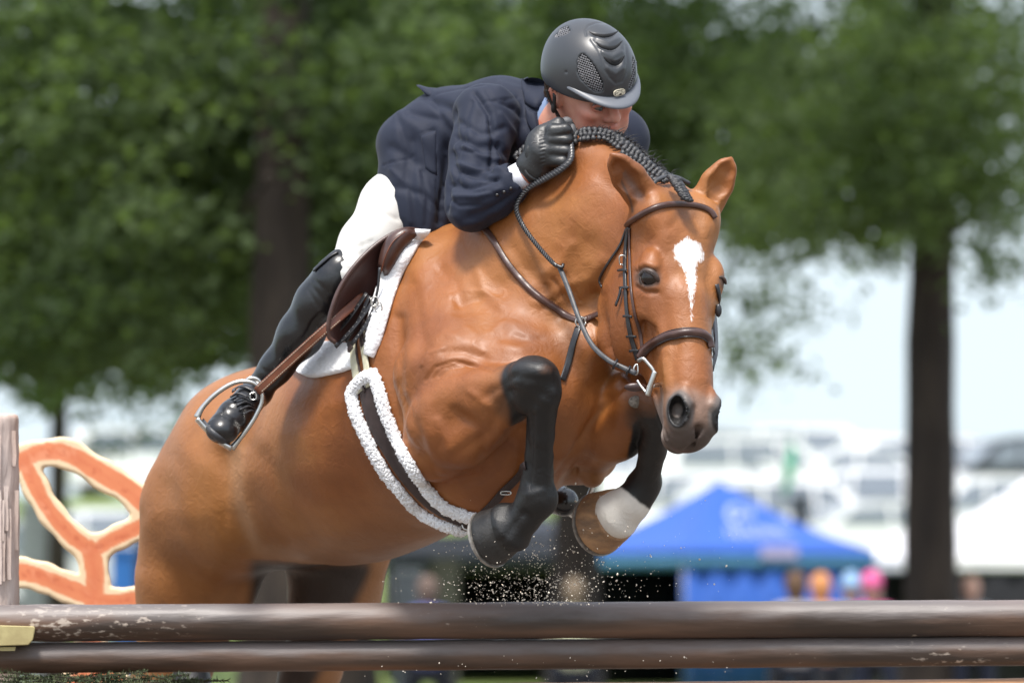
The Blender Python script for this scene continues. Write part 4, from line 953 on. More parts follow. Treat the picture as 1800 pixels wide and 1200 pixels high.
for pl_ in vents:
    gx = [(x, y) for x in np.arange(960, 1124, 2.6) for y in np.arange(36, 166, 2.6)]; sdv = poly_sd(np.array(gx), pl_)
    for (x, y), d_ in zip(gx, sdv):
        if d_ > 2.2: p_, n_ = on(x, y, 0, SB); f.ell(p_ - n_ * .5, (4.6, 4.6, 4.6), None, 1.5, op='sub')
V, Fc = f.mesh(1); N_ = vnormals(V, Fc)
V = sculpt(V, N_, [([(1030, 62), (1028, 53), (1035, 45), (1048, 40), (1068, 41), (1080, 46)], 1.6, -1.6, 0, 700), ([(1040, 70), (1055, 92), (1059, 108), (1063, 123), (1072, 137), (1083, 147), (1094, 143), (1100, 130), (1103, 112), (1100, 80)], 2.6, -1.3, 0, 700),
      ([(1050, 68), (1070, 76), (1088, 68)], 4, 1.8, 0, 700), ([(1060, 92), (1076, 100), (1092, 92)], 4, 1.8, 0, 700), ([(1068, 120), (1082, 130), (1094, 120)], 5, 1.8, 0, 700), ([(995, 127), (995.1, 127)], 2, -2, 0, 700)])
V_h, F_h = V, Fc; hm = mesh_obj('helmet', V, Fc, M_helm, rider)
f = cubef(Hc, (130, 130, 130), 3); f.ell(R(0, 0, -2), (108, 81, 80), RA, 4); f.ell(R(4, 0, 26), (96, 68, 62), RA, 20); f.ell(R(14, 0, -68), (160, 140, 66), RA, 4, op='sub'); V, Fc = f.mesh(1); mesh_obj('liner', V, Fc, M_void, hm)
for pl_ in vents:                                                 # black sheet standing in for the shade behind each grille
    g = Geo(); st_ = 3.0; xs_ = np.arange(955, 1128, st_); ys_ = np.arange(34, 168, st_)
    for x in xs_:
        for y in ys_:
            if poly_sd(np.array([[x + st_ / 2, y + st_ / 2]]), pl_)[0] > .3: g.add([on(x + a * st_, y + b * st_, -3.2, SB)[0] for a, b in ((0, 0), (1, 0), (1, 1), (0, 1))], [(3, 2, 1, 0)])
    me = g.build('vent_shade_sheet', M_void, hm); bm = bmesh.new(); bm.from_mesh(me.data); bmesh.ops.remove_doubles(bm, verts=bm.verts, dist=.0001); bm.to_mesh(me.data); bm.free()
HB2 = BVHTree.FromPolygons(V_h.tolist(), F_h.tolist())
for pl_, r_ in crescents:
    q = resample(pl_, 21); pp = [on(x, y - 1, .5, HB2) for x, y in q]; pts = np.array([a for a, b in pp]); ns = nrm(np.array([b for a, b in pp])); ns[1:-1] = nrm(ns[2:] + ns[:-2] + ns[1:-1])
    V, Fc = sweep(pts, ns, [(-1, -.3), (-.8, .12), (.8, .12), (1, -.3)], scale=.25 + r_ * .72 * np.sin(np.linspace(0.02, 3.12, 21))); mesh_obj('slot_shade_strip', V, Fc, M_void, hm)  # black strip laid on the shell, painting the shade inside the slot
def wires(poly, step, r):
    g = Geo(); P2 = np.array(poly, float); c0 = P2.mean(0); a0 = .35; Rm = np.array([[math.cos(a0), math.sin(a0)], [-math.sin(a0), math.cos(a0)]])
    for ax_ in (0, 1):
        for c in np.arange(-45, 45, step):
            ts = np.arange(-45, 45, 1.2); pp = (np.stack([np.full(len(ts), c), ts], -1) if ax_ == 0 else np.stack([ts, np.full(len(ts), c)], -1)) @ Rm + c0
            pp = pp[poly_sd(pp, poly) > .2]
            if len(pp) < 3: continue
            pts = np.array([on(x, y, -1.6 + .5 * math.sin(i * 1.3 + ax_ * 3), SB)[0] for i, (x, y) in enumerate(pp)]); V, Fc = sweep(pts, np.tile([0, -1., 0], (len(pts), 1)), roundprof(r, 4)); g.add(V, Fc)
    return g
for pl_, st_ in zip(vents, (3.9, 3.9, 3.3)): wires(pl_, st_, .75).build('vent_grille', M_mesh, hm)
# visor
def vis(k, du=0):
    out = []
    for th in np.radians(np.linspace(-66, 66, 33)):
        c = max(0, math.cos(th)); e = k * 33 * c ** 2.2; out.append(R((113 + e) * c, (86 + e * .5) * math.sin(th), 7 - 14 * c * c - k * (3 + 9 * c * c) + du - k * (1 - k) * -6))
    return out
loft('visor', [vis(-.12), vis(.35), vis(.7), vis(1)], 60, 12, 3.2, M_visor, hm)
# badge with lettering
bc = R(117, 0, 4); bN = nrm(hF + hU * .18); bX = -np.cross(bN, nrm(hU - (hU @ bN) * bN)); bX = bX if bX[0] > 0 else -bX; bY = np.cross(bN, bX); bY = bY if bY[2] > 0 else -bY
def badge(name, w, h, z, t, m):
    a = np.linspace(0, 2 * math.pi, 28, endpoint=False); pr = [(np.sign(math.cos(x)) * abs(math.cos(x)) ** .6 * w, np.sign(math.sin(x)) * abs(math.sin(x)) ** .75 * h) for x in a]
    V = [bc + (bX * x + bY * y) * .82 + bN * z for x, y in pr] + [bc + (bX * x + bY * y) * .82 + bN * (z + t) for x, y in pr]
    Fc = [tuple(range(27, -1, -1)), tuple(range(28, 56))] + [(i, (i + 1) % 28, 28 + (i + 1) % 28, 28 + i) for i in range(28)]
    return mesh_obj(name, V, Fc, m, hm, smooth=False)
badge('badge', 14.5, 7.4, 1, 2.5, M_gold); badge('badge_face', 13, 6.0, 3.6, .5, M_blk)
GL = {'G': [[(3, 3.4), (-3, 3.4), (-3, -3.4), (3, -3.4), (3, -.2), (.4, -.2)]], 'P': [[(-3, -3.4), (-3, 3.4), (3, 3.4), (3, 0), (-3, 0)]], 'A': [[(-3, 3.4), (3, 3.4), (3, -3.4), (-3, -3.4), (-3, 0), (3, 0)]]}
for k, ch in enumerate('GPA'):
    g = Geo()
    for ln in GL[ch]:
        p = np.array([bc + bX * (x * .9 + (k - 1) * 7.6) * .82 + bY * y * .78 + bN * 4.3 for x, y in ln]); V, Fc = sweep(p, np.tile(bN, (len(p), 1)), [(-1.0, 0), (-1.0, .9), (1.0, .9), (1.0, 0)]); g.add(V, Fc)
    g.build('letter', M_gold, hm, smooth=False)
# chin strap
strap3('chin_strap', [R(10, -84, -30), R(6, -80, -58), R(2, -74, -72), R(14, -66, -96), R(30, -52, -124)], [-.8, -.6, 0], 9, 2.5, M_strap, rider, 24)
strap3('chin_strap', [R(-22, -84, -34), R(-12, -80, -54), R(1, -76, -70)], [-.8, -.6, 0], 6, 2.5, M_strap, rider, 16)
ball('strap_buckle', R(2, -80, -66), (6, 5, 10), M_strap, rider, RA)

Field.RS = 1.0
# -- jacket
def cone_tube(name, a, b, r0, r1, m, parent):
    p = np.array([a + (b - a) * t for t in (0, .3, .7, 1)]); V, Fc = sweep(p, np.tile([0, -1., 0], (4, 1)), roundprof(1, 20), scale=[r0, r0 * .7 + r1 * .3, r0 * .3 + r1 * .7, r1]); return mesh_obj(name, V, Fc, m, parent)
f = Field(axis((-330, 300, 3.6)), axis((230, 860, 6)), axis((120, 520, 3.6)))
f.cap(P(955, 235, 500), P(880, 225, 545), 84, 92, 20, m=(0, -.4, 1), flat=.95)
f.cap(P(880, 225, 545), P(790, 238, 620), 92, 84, 30); f.cap(P(790, 238, 620), P(735, 256, 680), 84, 74, 30)
f.ell(P(850, 200, 440), (58, 56, 54), k=30); f.ell(P(1075, 245, 560), (64, 60, 52), k=30); f.cap(P(1075, 245, 560), P(960, 215, 530), 50, 64, 30)
f.ell(P(740, 320, 590), (80, 62, 92), nrm(np.array([[1, 0, -.35], [0, 1, 0], [.35, 0, 1]])), 40)
f.ell(P(748, 355, 560), (62, 60, 66), k=30)
f.cap(P(720, 250, 600), P(742, 400, 540), 50, 40, 40)
f.ell(P(704, 252, 620), (42, 60, 44), k=24)
f.cap(P(960, 205, 450), P(935, 240, 440), 30, 34, 20)
SL = [(P(858, 205, 425), 60), (P(842, 265, 380), 54), (P(832, 330, 345), 50), (P(828, 358, 330), 49)]
FA = [(P(830, 364, 325), 45), (P(866, 346, 300), 42), (P(893, 326, 288), 37), (P(902, 318, 284), 34)]
f.chain(SL, 10); f.chain(FA, 10)
f.cap(P(1085, 245, 560), P(1060, 330, 500), 52, 44, 30); f.cap(P(1060, 330, 500), P(1020, 320, 440), 44, 34, 20)
# open fronts, cuffs: hollow the ends
f.cap(P(912, 311, 282), P(960, 296, 262), 30, 34, 3, op='sub')
f.cap(R(-20, 0, -60), P(975, 235, 470), 46, 52, 6, op='sub')
f.cap(P(690, 430, 560), P(790, 430, 520), 26, 26, 6, op='sub')
JV, JF = f.mesh(3); JN = vnormals(JV, JF)
js = [([(792, 270), (800, 300), (850, 310)], 7, -5), ([(800, 285), (840, 300), (880, 296)], 6, 4), ([(790, 325), (830, 330), (875, 315)], 6, -5), ([(800, 345), (840, 345), (880, 332)], 6, 4),
      ([(800, 200), (812, 260), (806, 300)], 9, 4), ([(835, 165), (860, 200), (870, 250), (862, 300)], 6, -6), ([(808, 215), (850, 235), (885, 225)], 7, -3.5), ([(800, 240), (840, 258), (880, 256)], 8, -4),
      ([(815, 255), (850, 275), (878, 280)], 6, 4), ([(845, 180), (880, 175), (910, 172)], 2.2, -1.8), ([(730, 160), (790, 190), (810, 250), (800, 320)], 12, -7), ([(700, 200), (740, 230), (790, 300)], 14, 4),
      ([(690, 260), (740, 290), (780, 350)], 12, -4), ([(700, 330), (740, 340), (780, 370)], 9, -3), ([(720, 200), (770, 210), (800, 250)], 9, -3.5),
      ([(795, 200), (785, 260), (783, 330), (775, 390)], 10, -8), ([(760, 240), (768, 300), (770, 380)], 1.8, -2.2), ([(743, 235), (762, 228), (766, 260)], 1.8, -2), ([(674, 290), (700, 284), (730, 270)], 1.8, -2),
      ([(740, 310), (742, 350), (765, 372)], 2, -1.6), ([(765, 165), (800, 158), (850, 150)], 2, -1.5), ([(830, 380), (870, 362), (900, 345)], 9, -3), ([(800, 380), (810, 395), (850, 388)], 8, 3),
      ([(880, 150), (930, 165), (950, 190)], 10, 4), ([(890, 180), (925, 210), (945, 250)], 8, -4), ([(1095, 215), (1108, 235), (1110, 270)], 1.8, -2), ([(870, 250), (900, 280), (905, 300)], 8, -5),
      ([(700, 230), (690, 300), (705, 380)], 14, 3), ([(725, 250), (722, 330), (735, 400)], 12, -4), ([(845, 205), (838, 240), (850, 290)], 12, -3)]
js = [(l, r * .8, a_ * 1.25) for l, r, a_ in js] + [([(812, 300), (835, 312), (870, 316)], 3, -3.2), ([(800, 318), (830, 338), (865, 336)], 3, -3), ([(806, 262), (830, 268), (868, 262)], 3, -2.6), ([(830, 180), (818, 215), (812, 250)], 4, -3), ([(790, 350), (806, 362), (842, 360)], 3, -3),
      ([(862, 215), (880, 245), (884, 290)], 4, -4), ([(880, 200), (905, 235), (915, 275)], 4, 3.5), ([(700, 205), (715, 260), (712, 330)], 5, -3), ([(760, 175), (780, 215), (782, 265)], 5, -3.5), ([(742, 300), (752, 350), (748, 398)], 4, -3), ([(690, 300), (712, 320), (722, 390)], 5, 3),
      ([(855, 160), (868, 178), (905, 190)], 3, -2.5), ([(850, 375), (880, 358), (905, 338)], 3, -2.4), ([(840, 395), (880, 378), (915, 345)], 4, -2)]
JV = sculpt(JV, JN, [(l, r, a_, 0, 900) for l, r, a_ in js]); jk = mesh_obj('jacket', JV, JF, M_navy, rider)
JB = BVHTree.FromPolygons(JV.tolist(), JF.tolist())
HINT[0] = 460
# collar, lapel, tail flap, pocket flap, cuff buttons
patch('collar', [(915, 142), (935, 137), (955, 142), (962, 158)], [(922, 182), (935, 190), (950, 196), (963, 202)], 20, 12, 5, M_navy, jk, 3, JB)
patch('lapel', [(922, 188), (935, 196), (952, 200), (965, 206)], [(930, 222), (942, 240), (955, 250), (966, 240)], 18, 12, 5, M_navy, jk, 2, JB)
cone_tube('shirt_collar', R(-44, 0, -98), P(962, 240, 470), 50, 54, M_blue, rider)
loft('vent_flap', [[P(732, 150, 640), P(752, 154, 630), P(790, 157, 600)], [P(736, 154, 610), P(764, 168, 590), P(800, 172, 560)], [P(752, 168, 600), P(776, 184, 580), P(805, 190, 545)]], 16, 8, 4, M_navy, jk)
patch('pocket_flap', [(740, 240), (752, 234), (766, 230)], [(748, 296), (758, 304), (768, 308)], 10, 12, 2.2, M_navy, jk, .5, JB)
for x, y in ((868, 345), (880, 340), (892, 334)): 
    p_, n_ = on(x + 6, y - 3, 1.5, JB); ball('button', p_, (3.4, 3.4, 3.4), M_blk, jk, None, 2)
# shirt cuff and wrist
cone_tube('shirt_cuff', P(895, 320, 286), P(923, 305, 274), 25, 25, M_shirt, rider)
w_ = cone_tube('wrist', P(905, 315, 280), P(948, 290, 262), 20, 21, M_skin, rider); _c = w_.data.color_attributes.new('coat', 'FLOAT_COLOR', 'POINT'); _c.data.foreach_set('color', np.tile([1, .8, .75, 1.], len(w_.data.vertices)).astype(np.float32))
# -- gloves: fist with four curled fingers and a thumb on top
def glove(T, name='glove'):
    c = T(962, 262, 255); f = cubef(c, (75, 75, 75), 1.7)
    f.ell(T(955, 262, 262), (32, 24, 40), nrm(np.array([[1, 0, .35], [0, 1, 0], [-.35, 0, 1]])), 4)
    f.cap(T(938, 292, 264), T(952, 270, 258), 26, 30, 12)
    f.cap(T(930, 290, 268), T(944, 302, 266), 24, 24, 8)
    kn = [((972, 230), 12.5), ((968, 246), 13), ((966, 264), 13), ((962, 281), 12.5)]
    pip = [(994, 228), (996, 246), (996, 266), (990, 285)]
    tip = [(1004, 238), (1006, 254), (1004, 272), (998, 288)]
    for (k, r), p, t in zip(kn, pip, tip):
        f.cap(T(*k, 243), T(*p, 240), r, r * .88, 5); f.cap(T(*p, 240), T(*t, 262), r * .86, r * .74, 4)
    for y0, y1 in ((238, 238), (255, 256), (272.5, 275)):
        f.cap(T(978, y0, 228), T(1006, y1, 230), 1.2, 2.6, 4, op='sub')
    f.cap(T(955, 232, 262), T(982, 218, 262), 14, 12, 8); f.cap(T(982, 218, 262), T(1002, 222, 266), 11.5, 9.5, 4)
    V, Fc = f.mesh(1); N_ = vnormals(V, Fc)
    V = sculpt(V, N_, [([(949 + i * .2, 240 + i * 7), (957, 238 + i * 7)], 1.6, -1.1, 0, 600) for i in range(8)] + [([(962, 236), (985, 234)], 4, 1.2, 0, 600), ([(960, 284), (950, 262), (962, 240)], 5, -1, 0, 600)])
    gl = mesh_obj(name, V, Fc, M_glove, rider); return gl
gl = glove(lambda x, y, d: P(x, y, d))
ball('thumb_tip', P(996, 214, 266), (11, 11, 9), M_tipg, gl); ball('finger_patch', P(1006, 232, 262), (8, 14, 15), M_tipg, gl)
V, Fc = sweep(np.array([P(932, 285, 241), P(944, 262, 236), P(952, 246, 238)]), np.tile([-.4, -.85, .3], (3, 1)), flatprof(24, 4)); 
tube('strap_piping', [P(925, 302, 246), P(938, 292, 238), P(950, 276, 234), P(948, 256, 234), P(938, 250, 238), P(928, 266, 244), P(926, 284, 247)], 1.4, M_tipg, gl, 40)
ball('cuff_tab', P(936, 273, 244), (13, 6, 20), M_glove, gl, nrm(np.array([[1, 0, .4], [0, 1, 0], [-.4, 0, 1]])))
tube('cuff_edge', [P(921, 288, 250), P(927, 306, 244), P(942, 316, 248), P(954, 312, 262)], 3, M_glove, gl, 20)
glove(lambda x, y, d: P(2010 - x + (10), y + 22, d + 175))
# -- breeches
f = Field(axis((-360, 160, 4.5)), axis((360, 1000, 7)), axis((-10, 400, 4.5)))
f.ell(P(726, 285, 690), (56, 88, 56), k=20)
TH = [(P(724, 305, 650), 48), (P(686, 360, 570), 53), (P(642, 430, 500), 46), (P(612, 478, 468), 36), (P(602, 500, 468), 30)]
f.chain(TH, 24); f.cap(P(708, 360, 610), P(660, 440, 520), 50, 40, 30)
f.chain([(P(790, 300, 740), 70), (P(850, 400, 700), 60), (P(905, 520, 640), 44)], 30)
V, Fc = f.mesh(2); N_ = vnormals(V, Fc)
V = sculpt(V, N_, [([(604, 432), (625, 436), (655, 424)], 3, -2.4, 0, 900), ([(600, 455), (618, 462), (640, 455)], 3, -2.2, 0, 900), ([(655, 300), (672, 330), (700, 350)], 4, -2.6, 0, 900), ([(640, 345), (665, 372), (700, 385)], 4, -2.2, 0, 900), ([(626, 385), (640, 420), (638, 450)], 3, -1.6, 0, 900), ([(598, 440), (625, 450), (660, 440)], 7, -2.5, 0, 900), ([(640, 330), (680, 345), (700, 380)], 10, -2.5, 0, 900), ([(600, 470), (625, 475)], 5, -2, 0, 900), ([(650, 280), (690, 300)], 8, -2, 0, 900)])
mesh_obj('breeches', V, Fc, M_white, rider)
# -- boots
def boot(T, ofs, name='boot'):
    c = T(500, 600, 500); f = Field(axis((c[0] - 190, c[0] + 160, 3.2)), axis((300, 720, 4) if not ofs else (560, 1060, 6)), axis((c[2] - 230, c[2] + 210, 3.2)))
    f.chain([(T(600, 470, 462), 30), (T(588, 492, 470), 37), (T(562, 532, 488), 42), (T(528, 588, 508), 39), (T(486, 645, 532), 27), (T(456, 682, 545), 26)], 24)
    f.cap(T(594, 446, 462), T(588, 475, 466), 7, 26, 14)
    f.chain([(T(452, 690, 555), 29), (T(436, 705, 510), 27), (T(412, 730, 460), 29), (T(393, 751, 435), 29)], 12)
    f.ell(T(390, 756, 425), (30, 30, 24), k=8)
    V, Fc = f.mesh(2); N_ = vnormals(V, Fc)
    st = [] if ofs else [([(545, 500), (575, 535), (582, 540)], 2, -2.0), ([(552, 492), (580, 515)], 2, -1.8), ([(540, 508), (560, 540)], 2, -1.6), ([(440, 655), (462, 672)], 3, -2.4), ([(435, 664), (462, 682)], 3, 2), ([(446, 640), (472, 655)], 3, -2),
          ([(400, 712), (430, 722), (440, 740)], 2.6, -2.4), ([(386, 718), (418, 738), (432, 755)], 2.2, -2), ([(405, 700), (440, 705)], 3, -2), ([(370, 735), (390, 728), (425, 748), (430, 765)], 1.8, -1.8)]
    V = sculpt(V, N_, [(l, r * 1.4, a_ * .5, 0, 1200) for l, r, a_ in st])
    return mesh_obj(name, V, Fc, M_boot, rider), f
bo, bf = boot(lambda x, y, d: P(x, y, d), 0)
BB = BVHTree.FromPolygons(*(lambda a, b: (a.tolist(), b.tolist()))(*bf.mesh(2)))
HINT[0] = 450
strap('top_band', [(553, 476), (566, 464), (580, 452), (594, 443)], 8, 2.5, M_blk, bo, 14, 1.5, bvh=BB)
patch('toe_sole', [(352, 742), (370, 764), (400, 788)], [(358, 735), (376, 755), (405, 778)], 16, 6, 4, M_lace, bo, 1, BB)
g = Geo()
for i in range(5):
    x0, y0 = 420 + i * 5 - 8, 700 + i * 7 - 10
    p, ns = surf_path([(x0 - 6, y0 + 10), (x0 + 8, y0 + 4), (x0 + 22, y0 + 10)], 10, 3, BB); V, Fc = sweep(p, ns, roundprof(2, 6)); g.add(V, Fc)
g.build('laces', M_lace, bo)
strap('spur_strap', [(412, 688), (428, 682), (445, 690), (452, 706)], 9, 3, M_blk, bo, 16, 3, bvh=BB)
p_, n_ = on(441, 700, 7, BB); tube('buckle', [p_ + np.array(v) for v in ((-5, 0, 5), (5, 0, 6), (6, -1, -5), (-4, -1, -6), (-5, 0, 5))], 1.4, M_steel, bo, 20)
# the far foot, below the horse's belly
f = cubef(P(975, 850, 700), (70, 120, 80), 3.2)
f.chain([(P(950, 800, 760), 30), (P(955, 850, 740), 30), (P(970, 872, 700), 30), (P(992, 882, 650), 27)], 12); V, Fc = f.mesh(2); mesh_obj('boot', V, Fc, M_boot, rider)
# ---------------------------------------------------------------- the place: ground, trees, tents, cars
def PW(px, py, dist): return Vector(W(px, py, dist / S - F))
def wx(px, dist): return (px - 900) / F * dist
def gz(y):
    "height of the ground at a distance"
    return float(np.interp(y, [0, 86, 96, 105, 118, 135, 155, 260, 2500], [0, 0, .7, 1.7, 2.9, 3.7, 4.0, 3.2, -6]))
M_grass = mat('grass', (.17, .22, .045), .95, (.10, .15, .03), .35, .5, 6, bdist=.05, detail=8)
M_sand = mat('ring_footing', (.17, .145, .12), .95, (.12, .10, .085), 1.2, .6, 30, bdist=.02)
ys = np.r_[np.linspace(-30, 86, 24), np.linspace(88, 160, 50), np.linspace(180, 600, 20), np.linspace(700, 2500, 8)]
xs = np.r_[-900, -300, -100, np.linspace(-40, 40, 41), 100, 300, 900]
V = [(x, y, gz(y) + .08 * math.sin(x * .4) * math.sin(y * .3) * (y > 90)) for y in ys for x in xs]; nx_ = len(xs)
Fc = [(j * nx_ + i, j * nx_ + i + 1, (j + 1) * nx_ + i + 1, (j + 1) * nx_ + i) for j in range(len(ys) - 1) for i in range(nx_ - 1)]
g_ = mesh_obj('ground', V, Fc, M_grass, world_space=True); tag(g_, 'grassy showground rising to the parking hill', None, kind='structure')
V = [(-60, -20, .004), (60, -20, .004), (60, 70, .004), (-60, 70, .004)]; o = mesh_obj('riding_arena', V, [(0, 1, 2, 3)], M_sand, world_space=True); tag(o, 'sandy riding arena footing', kind='structure')

# ---- trees
def leafmat(name, a, b, tr=.55):
    m = mat(name, (1, 1, 1), .6, (.85, .85, .85), 3, attr='coat', spec=.05); nt = m.node_tree; bs = nt.nodes['Principled BSDF']; out = nt.nodes['Material Output']
    t = nt.nodes.new('ShaderNodeBsdfTranslucent'); mx = nt.nodes.new('ShaderNodeMixShader'); mx.inputs[0].default_value = tr
    mc = nt.nodes.new('ShaderNodeMix'); mc.data_type = 'RGBA'; mc.blend_type = 'MULTIPLY'; mc.inputs[0].default_value = 1; nt.links.new(bs.inputs['Base Color'].links[0].from_socket, mc.inputs[6]); mc.inputs[7].default_value = (1.5, 1.7, .6, 1)
    nt.links.new(mc.outputs[2], t.inputs[0]); nt.links.new(bs.outputs[0], mx.inputs[1]); nt.links.new(t.outputs[0], mx.inputs[2]); nt.links.new(mx.outputs[0], out.inputs[0]); return m
M_leaf = leafmat('oak_leaves', 0, 0)
M_bark = mat('tree_bark', (.042, .031, .022), .95, (.022, .016, .012), 6, 1.0, 14, bdist=.05, stretch=(1, 1, .25))
def leaves(name, C_, sz, parent, tint, seed):
    "C_: centres in world space, one leaf each"
    r_ = np.random.default_rng(seed); n = len(C_)
    a = nrm(r_.normal(size=(n, 3))); a[:, 2] *= .6; a = nrm(a); b = nrm(np.cross(a, r_.normal(size=(n, 3)))); s = sz * r_.uniform(.6, 1.3, n)[:, None]; nn = np.cross(a, b)
    V = np.stack([C_ - a * s, C_ + b * s * .5 + nn * s * .12, C_ + a * s, C_ - b * s * .5 + nn * s * .12], 1).reshape(-1, 3); Fc = np.arange(4 * n).reshape(-1, 4)
    base = np.array(tint); k = np.clip(fbm(C_, .8, seed) * .9 + .5, 0, 1.3)
    col = base[0] * (1 - k[:, None]) + base[1] * k[:, None]; col = col * r_.uniform(.85, 1.15, n)[:, None]
    return mesh_obj(name, V, Fc, M_leaf, parent, smooth=False, world_space=True, col=np.repeat(col, 4, 0).astype(np.float32))
def trunk_mesh(base, top, r0, r1, seed, flare=1.5, bend=.3):
    n = 26; r_ = random.Random(seed); ph = [r_.uniform(0, 6) for _ in range(4)]; V = []; Fc = []; k = 18
    for i in range(n):
        t = i / (n - 1); c = base.lerp(top, t) + Vector((math.sin(t * 5 + ph[0]) * bend * .3 * t, math.sin(t * 4 + ph[1]) * bend * t * .3, 0)); r = r0 + (r1 - r0) * t + r0 * (flare - 1) * math.exp(-t * 26)
        for j in range(k):
            a = j / k * 2 * math.pi; rr = r * (1 + .07 * math.sin(3 * a + ph[2] + t * 6) + .05 * math.sin(7 * a + t * 20) + .04 * math.sin(t * 60 + a * 2)); V.append((c.x + math.cos(a) * rr, c.y + math.sin(a) * rr, c.z))
    for i in range(n - 1):
        for j in range(k): Fc.append((i * k + j, i * k + (j + 1) % k, (i + 1) * k + (j + 1) % k, (i + 1) * k + j))
    return V, Fc
def limb(g, p0, p1, r0, r1, seed):
    r_ = random.Random(seed); n = 7; pts = []
    for i in range(n):
        t = i / (n - 1); pts.append(np.array(p0) * (1 - t) + np.array(p1) * t + np.array([r_.uniform(-1, 1), r_.uniform(-1, 1), r_.uniform(-.5, 1)]) * .12 * np.linalg.norm(np.array(p1) - np.array(p0)) * math.sin(t * 3.1) * .8)
    V, Fc = sweep(np.array(pts), np.tile([0.1, -1, .05], (n, 1)), roundprof(1, 8), scale=np.linspace(r0, r1, n)); g.add(V, Fc)
def tree(label, px, dist, topm, r0, clumps, nleaf, sz, tint, seed, limbs=(), shift=0, dz=None, group='trees behind the arena'):
    "clumps: (px, py, rx px, ry px, weight) of foliage as it hangs; dz: depth spread (m)"
    x = wx(px, dist); b = Vector((x, dist * CT, gz(dist) - .1)); t = Vector((x + .2, dist * CT, topm))
    root = empty('tree', b, label, 'tree', group)
    V, Fc = trunk_mesh(b, t, r0, r0 * .35, seed); mesh_obj('trunk', V, Fc, M_bark, root, world_space=True)
    for i, (a, c, ra, rb) in enumerate(limbs):
        g = Geo(); limb(g, PW(a[0], a[1], dist), PW(c[0], c[1], dist + (c[2] if len(c) > 2 else 0)), ra, rb, seed + i); g.build('limb', M_bark, root, world_space=True)
    r_ = np.random.default_rng(seed + 99); pts = []
    w = np.array([c[2] * c[3] * c[4] for c in clumps], float); w /= w.sum()
    for c, wi in zip(clumps, w):
        n = int(nleaf * wi); ns = max(3, n // 26); ppm = F / dist
        u = nrm(r_.normal(size=(ns, 3))) * r_.random((ns, 1)) ** .4
        cx = c[0] + u[:, 0] * c[2]; cy = c[1] + u[:, 2] * c[3]; cdp = dist + shift + u[:, 1] * (dz or 3)
        sp = toW(np.stack([(cx - 900) / F * cdp / S, cdp / S - F, -(cy - 600) / F * cdp / S], -1))
        reps = r_.integers(14, 40, ns); q = np.repeat(sp, reps, 0); dirs = np.repeat(nrm(r_.normal(size=(ns, 3)) * np.array([1, 1, .35])), reps, 0)
        q = q + dirs * r_.normal(size=(len(q), 1)) * .30 + r_.normal(size=q.shape) * np.array([.13, .13, .10]); pts.append(q)
    C_ = np.concatenate(pts); o = leaves('crown', C_, sz, root, tint, seed); o['kind'] = 'stuff'; return root
T1 = [(.036, .058, .028), (.135, .180, .095)]; T2 = [(.032, .053, .025), (.120, .164, .084)]; T3 = [(.040, .066, .028), (.10, .145, .065)]
tree('large leafy tree whose thick dark trunk rises behind the rider\'s back', 485, 42, 14, .26,
     [(150, 120, 330, 210, 1), (520, 140, 330, 200, 1), (230, 380, 300, 200, 1.1), (90, 520, 240, 130, 1), (240, 570, 150, 110, 1), (720, 400, 150, 200, .9), (100, 610, 180, 60, .8), (700, 120, 240, 220, .9), (640, 260, 150, 180, .7), (-250, 250, 300, 350, .5), (400, -500, 900, 400, .35), (390, -1400, 900, 500, .25)],
     62000, .066, T1, 11, limbs=[((480, 300), (520, 60, 1), .05, .02), ((430, 390), (475, 310, -1), .02, .03), ((480, 20), (700, -300, 0), .12, .04), ((470, -60), (200, -400, 0), .12, .04)], dz=3.2, shift=1.9)
tree('dense green tree standing farther back behind the rider\'s helmet', 1010, 62, 17, .26,
     [(930, 130, 330, 220, 1), (1180, 130, 260, 200, 1), (1300, 250, 200, 170, 1), (1000, 420, 300, 180, .6), (1330, 360, 130, 90, .8), (800, 380, 240, 230, .8), (1000, -500, 900, 400, .3), (1000, -1300, 800, 500, .2), (1290, 480, 60, 60, .35), (1300, 620, 60, 70, .12)],
     50000, .075, T2, 23, limbs=[((1010, 300), (1250, 100, 0), .1, .03), ((1010, 200), (850, 0, 0), .1, .03)], dz=3.6)
tree('tall tree with a straight dark trunk right of the horse\'s head', 1634, 56, 16, .27,
     [(1490, 150, 200, 190, .9), (1420, 330, 190, 110, .9), (1600, 300, 120, 150, .9), (1640, 150, 160, 190, .75), (1560, 400, 70, 70, .6), (1730, 300, 110, 140, .42), (1780, 130, 140, 170, .42), (1740, 460, 70, 55, .35), (1380, 500, 50, 40, .25), (1400, 560, 22, 34, .35), (1800, 480, 60, 30, .3), (1350, 430, 90, 40, .5), (1650, -450, 700, 380, .3), (1650, -1250, 650, 450, .2), (1345, 650, 50, 26, .16), (1300, 590, 50, 60, .14)],
     44000, .066, T1, 37, limbs=[((1632, 330), (1480, 170, 0), .09, .03), ((1632, 260), (1790, 120, 0), .09, .03), ((1632, 420), (1760, 380, 0), .05, .02)], dz=3.0)
tree('slim distant tree with its trunk above the orange panel', 102, 84, 15, .16,
     [(80, 600, 200, 80, 1), (270, 620, 120, 70, .8), (190, 700, 70, 36, .35), (90, 680, 60, 50, .5), (260, 690, 90, 26, .25), (330, 760, 60, 25, .1), (180, 790, 60, 20, .12), (100, 380, 400, 200, .6), (100, -200, 500, 400, .3)],
     20000, .09, T3, 53, limbs=[((102, 640), (190, 560, 0), .05, .02)], dz=4)
